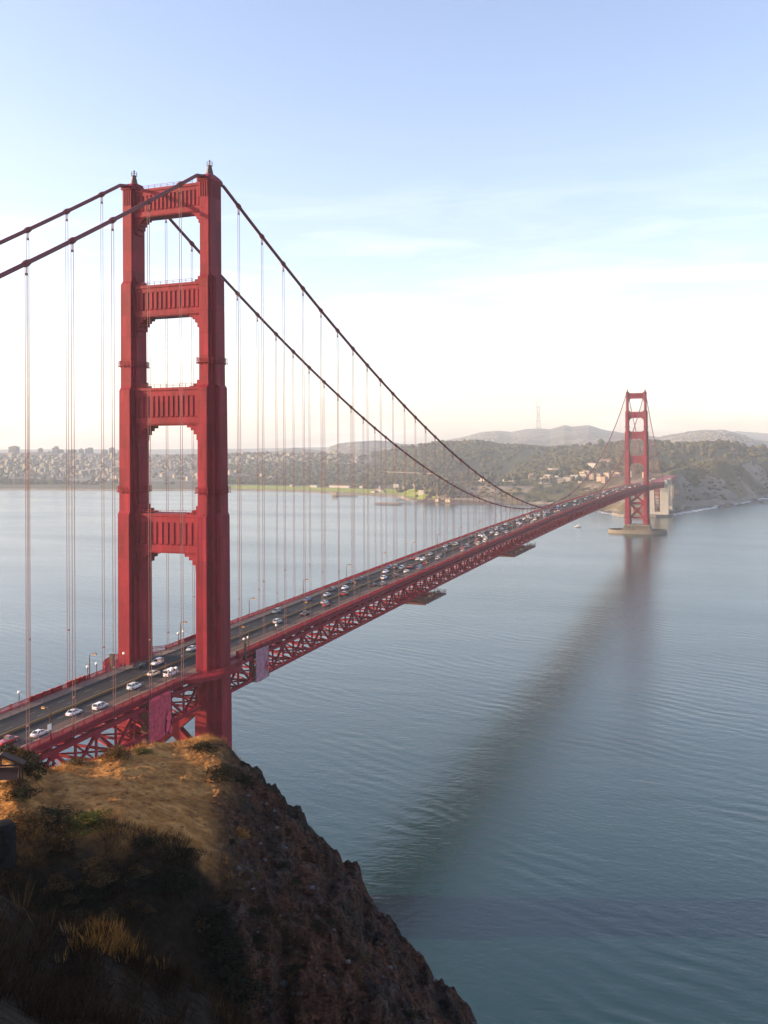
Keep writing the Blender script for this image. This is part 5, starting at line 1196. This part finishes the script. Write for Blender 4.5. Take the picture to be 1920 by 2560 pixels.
shrub(40, 1958, 1.2, 'leafdry', 'golden grassy bush above the dark post', .5, None, 75); shrub(50, 1985, 1.5, 'leaf', 'dark low bush right of the dark post', .5, None, 75); shrub(88, 1945, .8, 'leafg', 'small yellow-green tuft beside the path', .4, None, 75)
shrub(555, 1935, 2.0, 'leaf', 'dark scrub clump on the cliff edge at the upper right', .5, 'scrub clumps along the cliff edge', 75); shrub(510, 1870, 1.6, 'leaf', 'dark scrub clump just under the headland tip', .5, 'scrub clumps along the cliff edge', 75)
shrub(600, 1955, 1.7, 'leaf', 'dark scrub clump on the cliff edge, lower than the others', .5, 'scrub clumps along the cliff edge', 75)
shrub(598, 2088, .85, 'grass_b', 'glowing golden tuft alone on the cliff edge', .9, None, 70) if 'grass_b' in M else shrub(598, 2088, .9, 'grass', 'glowing golden tuft alone on the cliff edge', .9, None, 70)
for i, (px, py, s) in enumerate(((430, 2200, 1.5), (460, 2215, 1.3), (530, 2300, 1.7), (555, 2350, 1.8), (575, 2430, 2.0), (590, 2490, 2.2), (545, 2400, 1.6))):
    shrub(px, py, s, 'leaf', ('dark green shrub high on the shaded slope', 'dark green shrub high on the shaded slope, lower of two', 'dark shrub at the top of the gully chain', 'dark shrub second in the gully chain', 'dark shrub low in the gully chain', 'lowest dark shrub at the bottom of the gully', 'dark shrub amid the gully chain')[i], .7, 'dark shrubs down the gully', 55)
for i in range(46):
    px, py = random.uniform(-20, 560), random.uniform(2100, 2320); shrub(px, py, random.uniform(.6, 1.5), random.choice(('leaf', 'leafdry', 'grass2')), 'dark scrub bush on the shaded slope below the headland', .6, 'scrub bushes on the shaded slope', 55)
for i in range(30):
    px, py = random.uniform(560, 1050), 0; py = random.uniform(1950+(px-600)*1.15+90, 2540); shrub(px, py, random.uniform(.4, .9), random.choice(('leaf', 'leafdry', 'leaf')), 'small dark plant clinging to the shaded cliff face', .6, 'plants on the cliff face', 55)
# tall dry grass on the near slope
def tuft(px, py, n, h, lab, m='grass', sp=.55):
    x, y, z, D = fg_hit(px, py); P = np.stack([x+rng.normal(0, sp, n), y+rng.normal(0, sp, n), np.full(n, z)], 1); dx = P[:, 0]-CAM[0]; dy = P[:, 1]-CAM[1]
    u = 960+(np.arctan2(dx, dy)-YAW)*FPX; P[:, 2] = fgz(u, np.hypot(dx, dy)); o = blades(P, h*(.6+.6*rng.random(n)), 12, .3, 'grass_tuft', M[m], .5)
    o.data.transform(Matrix.Translation((-x, -y, -z))); o.location = (x, y, z); tag(o, lab, 'grass tuft', 'tall dry grass tufts on the near slope'); return o
tuft(275, 2358, 150, .5, 'bright golden tall grass tuft lit by the sun on the dark slope', sp=.6); tuft(222, 2352, 40, .35, 'small brown grass beside the bright tall tuft', 'grass2', .4)
tuft(335, 2408, 60, .45, 'reddish dry grass right of the bright tall tuft', 'grass2', .4); tuft(470, 2465, 30, .5, 'few thin grass stems low on the slope', 'grass2', .5); tuft(80, 2300, 4, .95, 'long bent dry stalks at the left of the slope', 'leafdry', .5)
tuft(140, 2330, 30, .5, 'sparse dry stems right of the long stalks', 'grass2', .6); tuft(570, 2560, 24, .35, 'small brown tuft at the bottom edge of the slope', 'leafdry', .3)
# pale lichen rocks on the cliff
M['lichen'] = mat('lichen_rock', (.095, .09, .095), .9, noise=2.5, amt=.5); M['redrock'] = mat('red_rock', (.045, .02, .015), .9, noise=1.5, amt=.4)
for i, (px, py) in enumerate(((660, 2075), (690, 2070), (715, 2120), (662, 2150), (595, 2170), (630, 2178), (722, 2162), (633, 2225), (596, 2220), (650, 2110), (780, 2220), (835, 2325), (870, 2405), (810, 2440), (975, 2420), (700, 2290), (645, 2330), (740, 2380), (1085, 2450), (665, 2010), (685, 2030), (620, 1990))):
    x, y, z, D = fg_hit(px, py, 60); rock(x, y, z, random.uniform(.08, .22), 'pale lichen-covered rock on the shaded cliff face', 'pale rocks on the cliff face', M['lichen'])
for i in range(14):
    px = random.uniform(560, 1190); y0 = np.interp(px, (553, 700, 844, 907, 1029, 1205), (1850, 1980, 2120, 2245, 2375, 2560)); py = random.uniform(y0+6, min(2600, y0+520)); x, y, z, D = fg_hit(px, py, 60)
    rock(x, y, z-.3, random.uniform(.25, .5), 'dark red rock in the shaded cliff face', 'red rocks in the cliff face', random.choice((M['redrock'], M['redrock'], M['rock'])))
M['clod'] = mat('dry_clod', (.20, .095, .035), .95, noise=4, amt=.4, spec=.1)
for i in range(150):
    px, py = random.uniform(60, 560), random.uniform(1880, 2080); x, y, z, D = fg_hit(px, py, 70); rock(x, y, z, random.uniform(.05, .17), 'small earthy stone on the golden headland top', 'stones on the headland top', M['clod'])
# small wooden roof and dark post at the left edge
x, y, z, D = fg_hit(6, 1962, 75); t = empty('trail_shelter', (x, y, z-.2), -YAW+.1); tag(t, 'small brown wooden gabled shelter at the left edge below the deck', 'shelter')
b = MB()
for e in (-1, 1): b.bar((0, 0, 2.9), (e*1.9, 0, 2.0), .16, 1.0, up=(0, 1, 0))
b.build('roof', M['wood'], t)
for e in (-1, 1):
    for q in (-.4, .4): b = MB(); b.bar((e*1.6, q, -.6), (e*1.6, q, 2.1), .13, .13); b.build('post', M['wood'], t)
b = MB(); b.bar((-1.6, -.4, 2.0), (1.6, -.4, 2.0), .1, .14); b.bar((0, -.4, 2.0), (0, -.4, 2.8), .12, .12); b.build('beam', M['wood'], t)
b = MB(); b.hexa([(-1.4, -.3, .7), (1.3, -.3, .7), (1.3, -.2, .7), (-1.4, -.2, .7)], [(-1.4, .3, 1.6), (1.3, .3, 1.6), (1.3, .4, 1.6), (-1.4, .4, 1.6)]); b.build('panel', M['dark'], t)
u_, s_ = u_slope(6, 2085); D = 77.0; x, y = polar(u_, D); z = float(fgz([u_], [D])[0])
b = MB(); b.lathe([(1.0, -1.2), (1.0, 2.7), (.93, 3.1), (.7, 3.35), (.1, 3.42)], 20)
tag(b.build('concrete_block', mat('dark_concrete', (.016, .014, .015), .9, spec=.05, noise=2, amt=.45, bump=.06, bscale=2), None, (float(x), float(y), z)), 'dark rounded concrete block standing at the left edge of the headland', 'concrete block')

# ------------------------------------------------------------------ haze
hz = MB(); hz.box(-10400, 9400, -1500, 11500, -40, 620)
hm_ = bpy.data.materials.new('haze'); hm_.use_nodes = True; t = hm_.node_tree; t.nodes.remove(t.nodes['Principled BSDF'])
v = t.nodes.new('ShaderNodeVolumePrincipled'); v.inputs['Color'].default_value = (.72, .85, 1.0, 1); v.inputs['Density'].default_value = 7.5e-5; v.inputs['Anisotropy'].default_value = 0.0
t.links.new(v.outputs[0], t.nodes['Material Output'].inputs['Volume'])
tag(hz.build('haze', hm_), kind='stuff')
